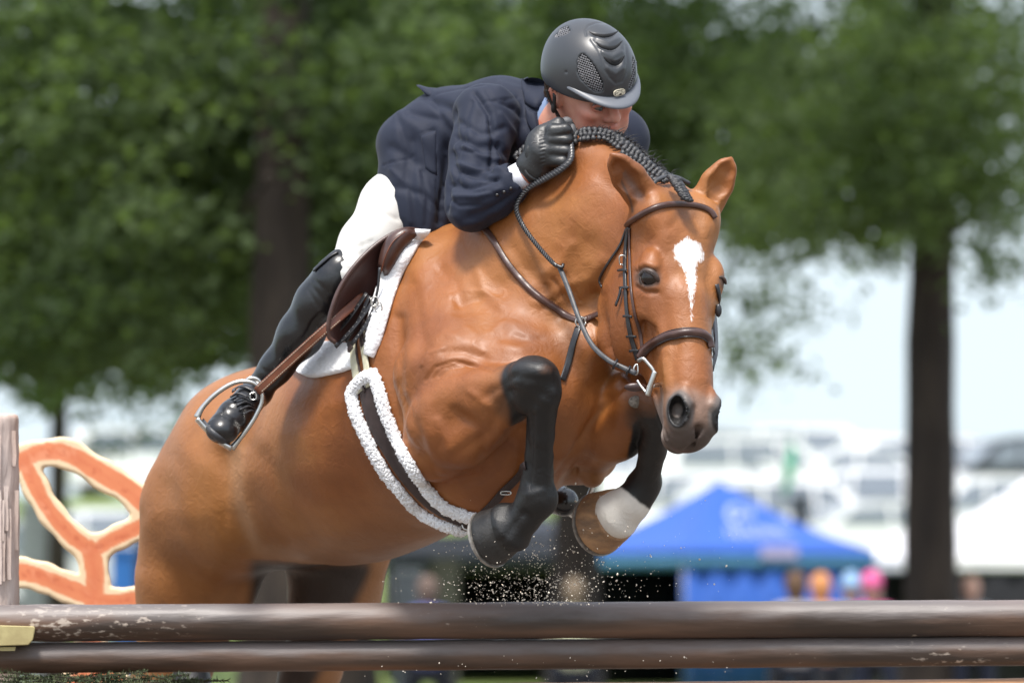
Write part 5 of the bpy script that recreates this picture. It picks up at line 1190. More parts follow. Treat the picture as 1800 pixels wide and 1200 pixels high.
tree('broad tree in the gap between the trunks behind the saddle', 590, 70, 16, .40,
     [(600, 500, 220, 170, 1), (420, 560, 200, 100, .8), (700, 250, 300, 250, .8), (250, 450, 250, 180, .8), (900, 300, 250, 200, .6), (600, -400, 600, 400, .3)], 34000, .09, T2, 71, dz=3)

# ---- tents
M_tblue = mat('tent_blue', (.018, .095, .42), .7, (.016, .085, .38), 3, sheen=.1); M_teal = mat('tent_teal_band', (.06, .20, .34), .7); M_twhite = mat('tent_white', (.80, .80, .82), .7, (.74, .74, .77), 2)
M_tdark = mat('tent_charcoal', (.020, .025, .036), .8, (.016, .02, .03), 2); M_black = mat('black_cloth', (.006, .007, .010), .9); M_pole = mat('tent_pole', (.35, .35, .36), .4, metal=.6)
M_print = mat('white_print', (.42, .50, .70), .7); M_pink = mat('pink_print', (.45, .40, .62), .7)
def canopy(label, cx, dist, rot, w, eave, peak, m_roof, m_band, m_wall, walls, band=.16, zb=0, cat='tent', group=None, vout=.0):
    c = Vector((cx, dist, zb)); root = empty('canopy_tent', c, label, cat, group); h = w / 2
    cr = [Vector((math.cos(rot) * x - math.sin(rot) * y, math.sin(rot) * x + math.cos(rot) * y, 0)) + c for x, y in ((-h, -h), (h, -h), (h, h), (-h, h))]
    Z = lambda v, z: np.array([v.x, v.y, z + zb])
    pk = Z(c, peak); 
    for i in range(4):
        a, b = Z(cr[i], eave), Z(cr[(i + 1) % 4], eave); n = 12; G = np.zeros((n, n, 3))
        for u in range(n):
            for v in range(n):
                t = v / (n - 1); e = a + (b - a) * u / (n - 1); p = e * (1 - t) + pk * t; p[2] -= .10 * math.sin(t * math.pi) + .03 * math.sin(u / (n - 1) * math.pi) * (1 - t); G[u, v] = p
        V = G.reshape(-1, 3); Fc = [(u * n + v, (u + 1) * n + v, (u + 1) * n + v + 1, u * n + v + 1) for u in range(n - 1) for v in range(n - 1)]
        o = mesh_obj('roof_panel', V, Fc, m_roof, root, world_space=True); sm = o.modifiers.new('s', 'SOLIDIFY'); sm.thickness = .01
        def strip(nm, z0, z1, m, out=.01, wave=0.0):
            k = 24; V = []; dn = (b - a) / np.linalg.norm(b - a); ou = np.array([dn[1], -dn[0], 0])
            for j in range(k):
                e = a + (b - a) * j / (k - 1) + ou * (out + wave * math.sin(j * 1.9 + i)); V += [(e[0], e[1], z0 + zb), (e[0], e[1], z1 + zb)]
            Fc = [(2 * j, 2 * j + 2, 2 * j + 3, 2 * j + 1) for j in range(k - 1)]; oo = mesh_obj(nm, V, Fc, m, root, world_space=True); q = oo.modifiers.new('s', 'SOLIDIFY'); q.thickness = .008
        strip('valance', eave - .10, eave + .0, m_roof, .012)
        strip('valance_band', eave - .10 - band, eave - .103, m_band, .016)
        if i in walls: strip('side_wall', .02, eave - .10 - band - .003, walls[i] if isinstance(walls, dict) else m_wall, -.03, .035)
        g = Geo(); V, Fc = sweep(np.array([Z(cr[i], 0), Z(cr[i], eave * .5), Z(cr[i], eave)]) + (c - cr[i]).normalized() * .05 * np.ones(1), np.tile([0, -1., 0], (3, 1)), roundprof(.02, 6)); g.add(V, Fc); g.build('leg', M_pole, root, world_space=True)
    return root, cr, pk, eave + zb
def near_corner(px, dist, rot, w):
    x, y = wx(px, dist), dist; h = w / 2; return x - (math.cos(rot) * -h - math.sin(rot) * -h), y - (math.sin(rot) * -h + math.cos(rot) * -h)
rot = math.radians(30); cx, cy = near_corner(1200, 78, rot, 3.15)
root, cr, pk, ez = canopy('blue pop up tent with a teal band and pale lettering on its roof', cx, cy, rot, 3.15, 1.94, 2.93, M_tblue, M_teal, M_tblue, {0: M_tblue, 1: M_tblue, 2: M_black}, .16)
# pale print on the sunny roof panel: a swash above a row of tall letters, and a label on the valance
A0 = np.array([cr[0].x, cr[0].y, 1.94]); B0 = np.array([cr[1].x, cr[1].y, 1.94])
def roofpt(u, v): 
    p = (A0 + (B0 - A0) * u) * (1 - v) + pk * v; n = nrm(np.cross(B0 - A0, pk - A0)); p = p.copy(); p[2] -= .10 * math.sin(v * math.pi) + .03 * math.sin(u * math.pi) * (1 - v); return p + (n if n[1] < 0 else -n) * .02
g = Geo(); up_ = nrm(np.cross(B0 - A0, pk - A0)); up_ = up_ if up_[1] < 0 else -up_
def ln(pts, w_=.018):
    p = np.array([roofpt(*q) for q in pts]); V, Fc = sweep(p, np.tile(up_, (len(p), 1)), [(-w_, 0), (-w_, .004), (w_, .004), (w_, 0)]); g.add(V, Fc)
ln(resample([(.34, .46), (.30, .58), (.36, .68), (.48, .70), (.58, .64), (.64, .66), (.58, .58), (.46, .60), (.38, .54)], 20), .03)
for k in range(8):
    u = .26 + k * .062; ln([(u, .26), (u, .42)], .017)
    if k % 2 == 0: ln([(u, .42), (u + .04, .40), (u + .04, .27)], .014)
    else: ln([(u, .34), (u + .035, .35)], .014); ln([(u, .26), (u + .035, .26)], .014)
g.build('roof_print', M_print, root, smooth=False, world_space=True)
g = Geo(); dn = nrm(B0 - A0); ou = np.array([dn[1], -dn[0], 0]); a = A0 + dn * 1.25 + ou * .035; b = A0 + dn * 1.85 + ou * .035
g.add([a + [0, 0, -.12], b + [0, 0, -.12], b + [0, 0, .05], a + [0, 0, .05], a + [0, 0, -.12] - ou * .004, b + [0, 0, -.12] - ou * .004, b + [0, 0, .05] - ou * .004, a + [0, 0, .05] - ou * .004], [(0, 1, 2, 3), (7, 6, 5, 4), (0, 4, 5, 1), (1, 5, 6, 2), (2, 6, 7, 3), (3, 7, 4, 0)]); g.build('valance_label', M_pink, root, smooth=False, world_space=True)
cx, cy = near_corner(690, 84, math.radians(3), 4.6)
canopy('charcoal canopy tent with an open black interior left of the blue tent', cx, cy, math.radians(3), 4.6, 2.22, 2.5, M_tdark, M_tdark, M_black, {1: M_black, 2: M_black, 3: M_black}, .42)
cx, cy = near_corner(1685, 76, math.radians(14), 3.2)
canopy('white marquee with black sides at the right edge behind the tree', cx, cy, math.radians(14), 3.4, 1.82, 2.95, M_twhite, M_twhite, M_black, {0: M_black, 1: M_black, 2: M_black}, .08)
cx, cy = near_corner(1540, 88, math.radians(20), 2.4)
canopy('small white gazebo partly hidden by the tree trunk', cx, cy, math.radians(20), 2.0, 1.95, 2.5, M_twhite, M_twhite, M_twhite, {0: M_twhite, 1: M_twhite, 2: M_twhite}, .1)

# ---- cars
M_tyre = mat('tyre_rubber', (.02, .02, .02), .8); M_rim = mat('wheel_rim', (.4, .4, .42), .35, metal=.8); M_glass = mat('car_glass', (.16, .19, .22), .08, spec=.8, coat=1)
M_lamp = mat('lamp_lens', (.7, .7, .7), .15); M_red = mat('tail_lamp', (.35, .01, .01), .3)
def paint(n, c): return mat(n, c, .3, tuple(x * .96 for x in c), 2, coat=.7)
PAINT = {'white': paint('car_white', (.86, .87, .88)), 'silver': paint('car_silver', (.60, .62, .64)), 'dark': paint('car_dark', (.03, .035, .045)), 'blue': paint('car_blue', (.05, .12, .22))}
def car(kind, col, x, y, rz, label):
    root = empty('parked_car', (x, y, gz(y)), label, 'car', 'cars parked on the hill'); M4 = Matrix.Translation((x, y, gz(y))) @ Matrix.Rotation(rz, 4, 'Z')
    if kind == 'suv': prof = [(-2.25, .35), (-2.3, .8), (-2.2, 1.05), (-2.1, 1.5), (-1.7, 1.7), (.3, 1.72), (.75, 1.62), (1.3, 1.1), (2.1, .98), (2.3, .75), (2.28, .35)]; wins = [[(-1.9, 1.12), (-1.75, 1.55), (-.75, 1.6), (-.75, 1.12)], [(-.68, 1.12), (-.68, 1.6), (.2, 1.6), (.25, 1.12)], [(.32, 1.12), (.28, 1.6), (.62, 1.52), (1.02, 1.12)]]; ws = [((-2.12, 1.12), (-1.98, 1.58)), ((.78, 1.56), (1.26, 1.13))]
    else: prof = [(-2.25, .35), (-2.3, .75), (-2.2, .98), (-1.55, 1.05), (-1.0, 1.38), (-.3, 1.47), (.3, 1.42), (1.0, 1.02), (2.1, .85), (2.28, .6), (2.25, .35)]; wins = [[(-1.3, 1.05), (-.95, 1.32), (-.3, 1.38), (-.28, 1.05)], [(-.2, 1.05), (-.22, 1.38), (.22, 1.34), (.72, 1.02)]]; ws = [((-1.5, 1.08), (-1.02, 1.36)), ((.34, 1.38), (.95, 1.05))]
    def T(pts): return [tuple(M4 @ Vector(p)) for p in pts]
    n = len(prof); V = []; rows = [(-.90, .0, .96), (-.93, .0, 1), (.93, .0, 1), (.90, .0, .96)]
    cen = (0, .8)
    for wy, _, sc in rows:
        for px_, pz in prof:
            tap = 1 - max(0, pz - .95) * .22; V.append((cen[0] + (px_ - cen[0]) * sc, wy * tap, cen[1] + (pz - cen[1]) * sc))
    Fc = [tuple(range(n))[::-1], tuple(range(3 * n, 4 * n))] + [(r * n + i, r * n + (i + 1) % n, (r + 1) * n + (i + 1) % n, (r + 1) * n + i) for r in range(3) for i in range(n)]
    bo_ = mesh_obj('body', T(V), Fc, PAINT[col], root, smooth=False, world_space=True); bv = bo_.modifiers.new('b', 'BEVEL'); bv.width = .05; bv.segments = 2
    def yb(z): return .93 * (1 - max(0, z - .95) * .22) + .006
    for sgn in (-1, 1):
        for w_ in wins:
            V = [(a, sgn * yb(b), b) for a, b in w_] + [(a, sgn * (yb(b) - .02), b) for a, b in w_]; k = len(w_); mesh_obj('window', T(V), [tuple(range(k)), tuple(range(2 * k - 1, k - 1, -1))] + [(i, (i + 1) % k, k + (i + 1) % k, k + i) for i in range(k)], M_glass, root, smooth=False, world_space=True)
    for (a, b), (c_, d_) in ws:
        V = [(a, -yb(b) + .1, b), (a, yb(b) - .1, b), (c_, yb(d_) - .1, d_), (c_, -yb(d_) + .1, d_)]; off = Vector((d_ - b, 0, a - c_)).normalized() * .02; off = off if off.z > 0 else -off
        V = [tuple(Vector(v) + off) for v in V] + [tuple(Vector(v) - off * .5) for v in V]; mesh_obj('windscreen', T(V), [(0, 1, 2, 3), (7, 6, 5, 4), (0, 4, 5, 1), (1, 5, 6, 2), (2, 6, 7, 3), (3, 7, 4, 0)], M_glass, root, smooth=False, world_space=True)
    for wx_ in (-1.4, 1.42):
        for sgn in (-1, 1):
            def cyl(r, y0, y1, m, nm, par):
                k = 18; V = [(wx_ + r * math.cos(2 * math.pi * i / k), sgn * yy, .34 + r * math.sin(2 * math.pi * i / k)) for yy in (y0, y1) for i in range(k)]
                return mesh_obj(nm, T(V), [tuple(range(k)), tuple(range(2 * k - 1, k - 1, -1))] + [(i, (i + 1) % k, k + (i + 1) % k, k + i) for i in range(k)], m, par, smooth=False, world_space=True)
            wh = cyl(.34, .72, .95, M_tyre, 'wheel', root); cyl(.21, .94, .965, M_rim, 'rim', wh)
    for sgn in (-1, 1):
        for xx, m, nm in ((2.27, M_lamp, 'headlight'), (-2.27, M_red, 'tail_light')):
            V, Fc = blob_mesh((xx * .985, sgn * .68, .76), (.06, .16, .07), 1, 0, 1); mesh_obj(nm, T(V), Fc, m, root, world_space=True)
CARS = [('suv', 'white', 1395, 106, .12, 'white estate car parked nearest above the blue tent'), ('suv', 'white', 1190, 108, 3.0, 'white car hidden behind the horse\'s left foreleg'),
        ('sedan', 'white', 1560, 104, .3, 'white saloon car parked beside the dark tree trunk'), ('suv', 'white', 1740, 107, 3.3, 'white car standing over the white marquee'),
        ('suv', 'white', 1330, 119, .2, 'white car in the second row right of the horse\'s muzzle'), ('sedan', 'white', 1480, 120, 3.2, 'white saloon in the second row between green pole and trunk'),
        ('suv', 'dark', 1790, 119, 3.4, 'dark car with a curved roof at the right edge'), ('sedan', 'silver', 1130, 121, .1, 'silver car low behind the horse\'s muzzle'), 
        ('suv', 'silver', 1265, 137, .1, 'silver car in the farthest row behind the muzzle'), ('sedan', 'white', 1560, 136, .0, 'white car in the farthest row near the trunk'), ('sedan', 'silver', 1420, 138, 3.1, 'grey car in the farthest row right of centre'),
        ('suv', 'white', 190, 100, 3.0, 'white car seen through the gap of the orange panel'), ('suv', 'silver', 60, 98, .2, 'grey car behind the bark covered post'), ('suv', 'white', 270, 139, .3, 'distant white car on the hill behind the horse\'s rump'),
        ('suv', 'white', 1520, 109, 3.1, 'white car whose bonnet is cut by the big tree trunk'), ('sedan', 'white', 1240, 119, 3.1, 'low white saloon in the second row left of the green flag'), ('suv', 'white', 1660, 121, .2, 'white car half hidden behind the big tree trunk'), ('sedan', 'white', 1700, 137, .1, 'farthest white saloon right of the big tree trunk'), ('suv', 'white', 1360, 137, 3.0, 'white car in the farthest row above the green flag')]
for kd, cl, px, ds, rz, lb in CARS: car(kd, cl, wx(px, ds), ds, rz, lb)

# ---- green feather flag pole
rt = empty('flag_pole', PW(1368, 1060, 96), 'bright green flag standing above the blue tent', 'flag'); M_gr = mat('flag_green', (.02, .42, .22), .7); 
a, b = PW(1374, 868, 96), PW(1386, 770, 96); V, Fc = sweep(np.array([np.array([a.x - .03, a.y, gz(96)]), np.array(a), np.array(b)]), np.tile([0, -1., 0], (3, 1)), roundprof(.025, 6)); mesh_obj('pole', V, Fc, M_pole, rt, world_space=True)
G = np.zeros((10, 4, 3)); 
for i in range(10):
    for j in range(4): G[i, j] = np.array(a) * (1 - i / 9) + np.array(b) * i / 9 + np.array([(j / 3) * .17 * math.sin(.5 + 2.4 * i / 9), .03 * math.sin(i), 0])
V = G.reshape(-1, 3); o = mesh_obj('flag_cloth', V, [(i * 4 + j, i * 4 + j + 1, (i + 1) * 4 + j + 1, (i + 1) * 4 + j) for i in range(9) for j in range(3)], M_gr, rt, world_space=True); o.modifiers.new('s', 'SOLIDIFY').thickness = .006

# ---- spectators
def seated(px, py, dist, hair, shirt, label, hat=None, back=False):
    "py: middle of the head"
    z = HC + (1060 - py) / F * dist; x = wx(px, dist); sc = 1.0
    root = empty('person', (x, dist, 0), label, 'person', 'spectators sitting beyond the arena')
    def w(v): return (np.asarray(v) - 0) * 1.0
    def fld(parts, lo, hi, st=.022):
        f = Field(*[np.arange(lo[i], hi[i], st) for i in range(3)])
        f.v[:] = 1.0
        for p in parts: f.cap(np.array(p[0]), np.array(p[1]), p[2], p[3], p[4] if len(p) > 4 else .03)
        return f
    hz = z
    def go(nm, parts, m, st=.02, colr=None):
        a = np.array([np.minimum(p[0], p[1]) - max(p[2], p[3]) - .08 for p in parts]).min(0); b = np.array([np.maximum(p[0], p[1]) + max(p[2], p[3]) + .08 for p in parts]).max(0)
        # Field.cap pads its box by 6 units; at metre scale that is the whole grid
        f = fld(parts, a, b, st); V, Fc = f.mesh(1)
        if back: V = V * np.array([-1, -1, 1])
        V = V + np.array([x, dist, 0]); return mesh_obj(nm, V, Fc, m, root, world_space=True)
    bd = go('body', [((0, 0, hz - .02), (0, -.01, hz + .03), .085, .09), ((0, -.05, hz - .06), (0, -.02, hz - .02), .055, .07), ((0, -.105, hz - .01), (0, -.115, hz - .025), .014, .016, .015), ((0, .02, hz - .1), (0, .03, hz - .2), .055, .06), ((0, .03, hz - .24), (0, .08, hz - .62), .12, .14), ((-.17, .03, hz - .24), (-.24, -.02, hz - .46), .055, .045), ((.17, .03, hz - .24), (.24, -.02, hz - .46), .055, .045), ((-.24, -.02, hz - .46), (-.12, -.24, hz - .52), .042, .035), ((.24, -.02, hz - .46), (.12, -.24, hz - .52), .042, .035),
        ((-.1, .05, hz - .68), (-.13, -.38, hz - .70), .09, .06), ((.1, .05, hz - .68), (.13, -.38, hz - .70), .09, .06), ((-.13, -.38, hz - .7), (-.13, -.36, .08), .058, .045), ((.13, -.38, hz - .7), (.13, -.36, .08), .058, .045), ((-.13, -.36, .07), (-.13, -.52, .05), .045, .035), ((.13, -.36, .07), (.13, -.52, .05), .045, .035)], M_skinp)
    go('shirt', [((-.14, .03, hz - .22), (.14, .03, hz - .22), .075, .075), ((0, .03, hz - .26), (0, .08, hz - .62), .145, .16), ((-.17, .03, hz - .24), (-.22, 0, hz - .40), .068, .062), ((.17, .03, hz - .24), (.22, 0, hz - .40), .068, .062)], shirt)
    go('trousers', [((0, .07, hz - .64), (0, .08, hz - .70), .16, .14), ((-.1, .05, hz - .68), (-.13, -.38, hz - .70), .105, .075), ((.1, .05, hz - .68), (.13, -.38, hz - .70), .105, .075), ((-.13, -.38, hz - .7), (-.13, -.36, .12), .07, .06), ((.13, -.38, hz - .7), (.13, -.36, .12), .07, .06)], M_navy)
    if hat: go('hat', [((0, .01, hz + .05), (0, .01, hz + .07), .105, .10), ((0, -.12, hz + .035), (0, -.08, hz + .04), .05, .06, .05)], hat)
    go('hair', [((0, .03, hz + .01), (0, .02, hz + .05), .098, .094), ((0, .05, hz - .08), (0, .04, hz), .07, .09)], hair)
    ch = empty('folding_chair', (x, dist + .08, 0), 'black folding chair holding the ' + label.split(' in ')[0].split(' with ')[0] + (' by x' if 0 else '') , 'chair', 'chairs of the spectators'); ch['label'] = 'folding chair under the ' + label.replace('seated ', '').replace('person in a ', 'spectator in ').replace('person', 'spectator')
    sz = hz - .80
    for (a, b, nm) in (((-.24, -.3, sz), (.24, .16, sz + .03), 'seat'), ((-.24, .2, sz + .05), (.24, .23, sz + .5), 'backrest'), ((-.24, -.3, 0), (-.21, -.27, sz), 'leg'), ((.21, -.3, 0), (.24, -.27, sz), 'leg'), ((-.24, .2, 0), (-.21, .23, sz + .04), 'leg'), ((.21, .2, 0), (.24, .23, sz + .04), 'leg')):
        V = [(x + (a[0], b[0])[i], dist + .1 + (a[1], b[1])[j], (a[2], b[2])[k]) for i in (0, 1) for j in (0, 1) for k in (0, 1)]; mesh_obj(nm, V, [(0, 1, 3, 2), (4, 6, 7, 5), (0, 4, 5, 1), (2, 3, 7, 6), (0, 2, 6, 4), (1, 5, 7, 3)], M_blk, ch, smooth=False, world_space=True)
M_skinp = mat('skin_far', (.60, .36, .27), .6)
cl = lambda n, c: mat(n, c, .85)
seated(752, 1037, 52, cl('grey_hair', (.16, .11, .09)), cl('violet_blue_shirt', (.12, .13, .36)), 'seated person in a violet blue shirt under the horse\'s belly', back=True)
seated(1010, 1041, 52, cl('fair_hair', (.20, .15, .10)), cl('pale_yellow_shirt', (.62, .62, .40)), 'seated person in a pale yellow top in front of the dark tents', back=True)
seated(1398, 1030, 50, cl('brown_hair_far', (.14, .08, .045)), cl('pale_shirt', (.5, .45, .42)), 'seated brown haired person in front of the blue tent', back=True)
seated(1442, 1032, 52, cl('auburn_hair', (.62, .27, .10)), cl('peach_shirt', (.65, .35, .22)), 'seated person with ginger hair beside the brown haired one', back=True)
seated(1496, 1034, 54, cl('light_hair', (.4, .3, .2)), cl('blue_shirt', (.25, .40, .62)), 'seated person in a pale blue cap left of the pink one', cl('pale_blue_cap', (.28, .45, .68)))
seated(1532, 1033, 53, cl('dark_hair', (.08, .05, .04)), cl('pink_shirt', (.7, .12, .3)), 'seated person in a pink cap near the big tree trunk', cl('pink_cap', (.72, .13, .32)))
seated(1706, 1034, 56, cl('mid_hair', (.3, .2, .13)), cl('grey_shirt', (.3, .3, .3)), 'seated person right of the big tree trunk')

# ---- odds and ends seen beyond the arena
def box(name, label, cat, px0, px1, py0, dist, depth, m, lid=None):
    x0, x1 = wx(px0, dist), wx(px1, dist); z1 = HC + (1060 - py0) / F * dist; g0 = gz(dist)
    rt = empty(name, ((x0 + x1) / 2, dist, g0), label, cat)
    V = [(x, y, z) for x in (x0, x1) for y in (dist, dist + depth) for z in (g0, z1)]; o = mesh_obj('panel', V, [(0, 1, 3, 2), (4, 6, 7, 5), (0, 4, 5, 1), (2, 3, 7, 6), (0, 2, 6, 4), (1, 5, 7, 3)], m, rt, smooth=False, world_space=True); b_ = o.modifiers.new('b', 'BEVEL'); b_.width = .03; b_.segments = 2
    V = [(x, y, z) for x in (x0 - .03, x1 + .03) for y in (dist - .03, dist + depth + .03) for z in (z1 - .05, z1 + .02)]; mesh_obj('lid', V, [(0, 1, 3, 2), (4, 6, 7, 5), (0, 4, 5, 1), (2, 3, 7, 6), (0, 2, 6, 4), (1, 5, 7, 3)], lid or m, rt, smooth=False, world_space=True)
M_olive = mat('olive_board', (.14, .14, .09), .8); M_greyb = mat('grey_board', (.30, .32, .34), .8); M_bluebin = mat('blue_plastic', (.02, .14, .42), .5); M_pale = mat('pale_board', (.5, .53, .56), .7)
box('notice_board', 'olive notice board behind the horse\'s belly', 'board', 762, 806, 985, 70, .15, M_olive)
box('storage_cabinet', 'grey storage cabinet left of the spectator in blue', 'cabinet', 694, 738, 1000, 71, .5, M_greyb, M_pale)
box('feed_bin', 'bright blue plastic bin seen through the orange panel', 'bin', 196, 236, 965, 66, .5, M_bluebin)
box('equipment_box', 'grey equipment box behind the bark post', 'box', 36, 100, 880, 84, 1.2, M_greyb, M_pale)
box('tack_trunk', 'dark trunk behind the lower right of the orange panel', 'trunk', 236, 262, 900, 68, .6, M_tdark)
box('loudspeaker', 'small dark box standing on the slope above the blue tent', 'speaker', 1394, 1420, 874, 95, .2, M_tdark)
for i, (px, py) in enumerate(((1574, 960), (1600, 985))): pass

# ---------------------------------------------------------------- the jump
M_rail = mat('weathered_log_painted_sheen', (.040, .024, .016), .50, (.150, .078, .045), 11, .6, 70, bdist=.004, stretch=(.16, 1, 1), lo=.40, hi=.66, detail=9, spec=.5, rough2=.62, coat=.4)
# pale scuffs where the brown stain has worn off
nt = M_rail.node_tree; bs = nt.nodes['Principled BSDF']; bs.inputs['Coat Roughness'].default_value = .48; tc = nt.nodes.new('ShaderNodeTexCoord'); mp = nt.nodes.new('ShaderNodeMapping'); mp.inputs['Scale'].default_value = (.45, 1, 1); nt.links.new(tc.outputs['Object'], mp.inputs[0])
n1 = nt.nodes.new('ShaderNodeTexNoise'); n1.inputs['Scale'].default_value = 95; n1.inputs['Detail'].default_value = 8; n2 = nt.nodes.new('ShaderNodeTexNoise'); n2.inputs['Scale'].default_value = 3.2; n2.inputs['Detail'].default_value = 3
for n_ in (n1, n2): nt.links.new(mp.outputs[0], n_.inputs[0])
mm = nt.nodes.new('ShaderNodeMath'); mm.operation = 'MULTIPLY'; nt.links.new(n1.outputs[0], mm.inputs[0]); nt.links.new(n2.outputs[0], mm.inputs[1])
mr = nt.nodes.new('ShaderNodeMapRange'); mr.inputs[1].default_value = .325; mr.inputs[2].default_value = .39; nt.links.new(mm.outputs[0], mr.inputs[0])
mx = nt.nodes.new('ShaderNodeMix'); mx.data_type = 'RGBA'; nt.links.new(mr.outputs[0], mx.inputs[0]); nt.links.new(bs.inputs['Base Color'].links[0].from_socket, mx.inputs[6]); mx.inputs[7].default_value = (.40, .33, .27, 1); nt.links.new(mx.outputs[2], bs.inputs['Base Color'])
# sky sheen painted into the colour: greyer where the log faces up
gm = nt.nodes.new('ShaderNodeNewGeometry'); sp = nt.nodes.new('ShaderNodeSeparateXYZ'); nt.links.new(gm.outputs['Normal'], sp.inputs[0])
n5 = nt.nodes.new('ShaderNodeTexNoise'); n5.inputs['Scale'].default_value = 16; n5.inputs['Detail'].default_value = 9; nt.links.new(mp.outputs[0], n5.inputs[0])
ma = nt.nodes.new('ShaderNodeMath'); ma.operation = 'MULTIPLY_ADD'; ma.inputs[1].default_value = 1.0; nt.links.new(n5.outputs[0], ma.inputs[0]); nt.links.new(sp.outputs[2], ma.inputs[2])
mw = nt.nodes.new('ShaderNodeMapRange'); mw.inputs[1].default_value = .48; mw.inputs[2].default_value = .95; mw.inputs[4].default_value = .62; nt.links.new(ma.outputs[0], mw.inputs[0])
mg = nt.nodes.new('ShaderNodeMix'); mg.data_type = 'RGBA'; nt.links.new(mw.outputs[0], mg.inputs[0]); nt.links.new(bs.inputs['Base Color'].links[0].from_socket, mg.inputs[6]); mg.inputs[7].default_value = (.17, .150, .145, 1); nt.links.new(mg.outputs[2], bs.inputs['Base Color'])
mx2 = nt.nodes.new('ShaderNodeMapRange'); mx2.inputs[3].default_value = .36; mx2.inputs[4].default_value = .9; nt.links.new(mr.outputs[0], mx2.inputs[0])
M_pine = mat('peeled_pine_log', (.48, .27, .15), .6, (.36, .18, .09), 4, .4, 60, bdist=.003, stretch=(.2, 1, 1)); M_cut = mat('cut_wood', (.42, .36, .17), .75, (.34, .28, .13), 30, .3, 90, bdist=.002)
M_bpost = mat('flaking_bark', (.64, .55, .51), .9, (.44, .32, .26), 5, .8, 30, bdist=.01, stretch=(1.6, 1.6, .35), lo=.38, hi=.62, detail=7)
def log(name, label, cat, x0, y0, x1, y1, r, d, m, seed=0, group=None):
    n = 220; k = 36; a, b = P(x0, y0, d), P(x1, y1, d); p = a + (b - a) * np.linspace(0, 1, n)[:, None]; pr = roundprof(1, k); V, Fc = sweep(p, np.tile([0, -.2, 1.], (n, 1)), pr, scale=np.full(n, r))
    c = np.repeat(p, k, 0); q = V - c; w_ = np.stack([V[:, 0] * .25, q[:, 1], q[:, 2]], -1); V = c + q * (1 + .035 * fbm(w_, .035, seed) + .03 * fbm(w_, .12, seed + 1))[:, None]
    o = mesh_obj(name, V, Fc, m); return tag(o, label, cat, group)
D_R = 560
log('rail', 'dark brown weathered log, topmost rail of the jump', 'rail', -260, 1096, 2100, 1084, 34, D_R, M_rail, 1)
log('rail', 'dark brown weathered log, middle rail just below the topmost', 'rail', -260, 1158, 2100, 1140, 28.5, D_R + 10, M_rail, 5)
log('rail', 'pale reddish log along the bottom edge of the photo', 'rail', 560, 1232, 2100, 1218, 31, D_R + 20, M_pine, 9)
# left end: a bark covered post, a peg under the top rail
f = Field(axis((-1150, -880, 5)), axis((640, 860, 5)), axis((-1300, -100, 7))); f.cap(P(-28, 1900, 740), P(-28, 700, 740), 66, 65, 2)
f.v = np.maximum(f.v, f.az[None, None, :] - P(0, 727, 740)[2]); V, Fc = f.mesh(1); N_ = vnormals(V, Fc); wv = V * np.array([1, 1, .25]); V = V + N_ * (3 * fbm(wv, .06, 3) + 1.6 * fbm(wv, .2, 4))[:, None] * (np.abs(N_[:, 2:]) < .6)
po = empty('jump_post', W(-28, 1900, 740), 'bark covered wooden post at the left end of the jump', 'post'); mesh_obj('trunk_section', V, Fc, M_bpost, po)
g = Geo()
for i in range(9):
    x = random.uniform(-4, 30); y = random.uniform(740, 960); h = random.uniform(50, 130); d_ = 740 - math.sqrt(max(0, 64 ** 2 - ((x + 28) * 1.074) ** 2)) - 2
    G = np.array([[P(x + u * random.uniform(4, 8) * 1, y + v * h, d_ - 1.5 - 2 * abs(u)) for v in (0, .3, .7, 1)] for u in (-.6, 0, .6)]); V = G.reshape(-1, 3); V = np.concatenate([V, V + np.array([0, 3, 0])])
    Fc = [(a * 4 + b, (a + 1) * 4 + b, (a + 1) * 4 + b + 1, a * 4 + b + 1) for a in range(2) for b in range(3)]; Fc += [tuple(12 + q for q in f_[::-1]) for f_ in Fc]; g.add(V, Fc)
g.build('bark_flakes', M_bpost, po, smooth=False)
pg = empty('jump_cup', W(20, 1120, 500), 'pale cut wood bracket holding the top rail at the left', 'bracket')
V = [P(x, y, d_) for d_ in (490, 620) for x, y in ((-40, 1097), (60, 1100), (62, 1104), (58, 1124), (50, 1133), (-40, 1136))]
Fc = [tuple(range(6))[::-1], tuple(range(6, 12))] + [(i, (i + 1) % 6, 6 + (i + 1) % 6, 6 + i) for i in range(6)]; o = mesh_obj('block', V, Fc, M_cut, pg, smooth=False); b_ = o.modifiers.new('b', 'BEVEL'); b_.width = .002
V = [P(x, y, d_) for d_ in (500, 640) for x, y in ((-40, 1137), (28, 1136), (26, 1143), (-40, 1144))]; mesh_obj('wedge', V, [(3, 2, 1, 0), (4, 5, 6, 7), (0, 1, 5, 4), (1, 2, 6, 5), (2, 3, 7, 6), (3, 0, 4, 7)], M_cut, pg, smooth=False)
# right-hand post outside the frame carries the rails' other ends
f = Field(axis((1200, 1460, 8)), axis((640, 860, 8)), axis((-1300, -100, 9))); f.cap(P(2130, 1900, 740), P(2130, 780, 740), 66, 62, 2); V, Fc = f.mesh(1)
tag(mesh_obj('jump_post', V, Fc, M_bpost), 'bark covered wooden post at the right end of the jump', 'post')

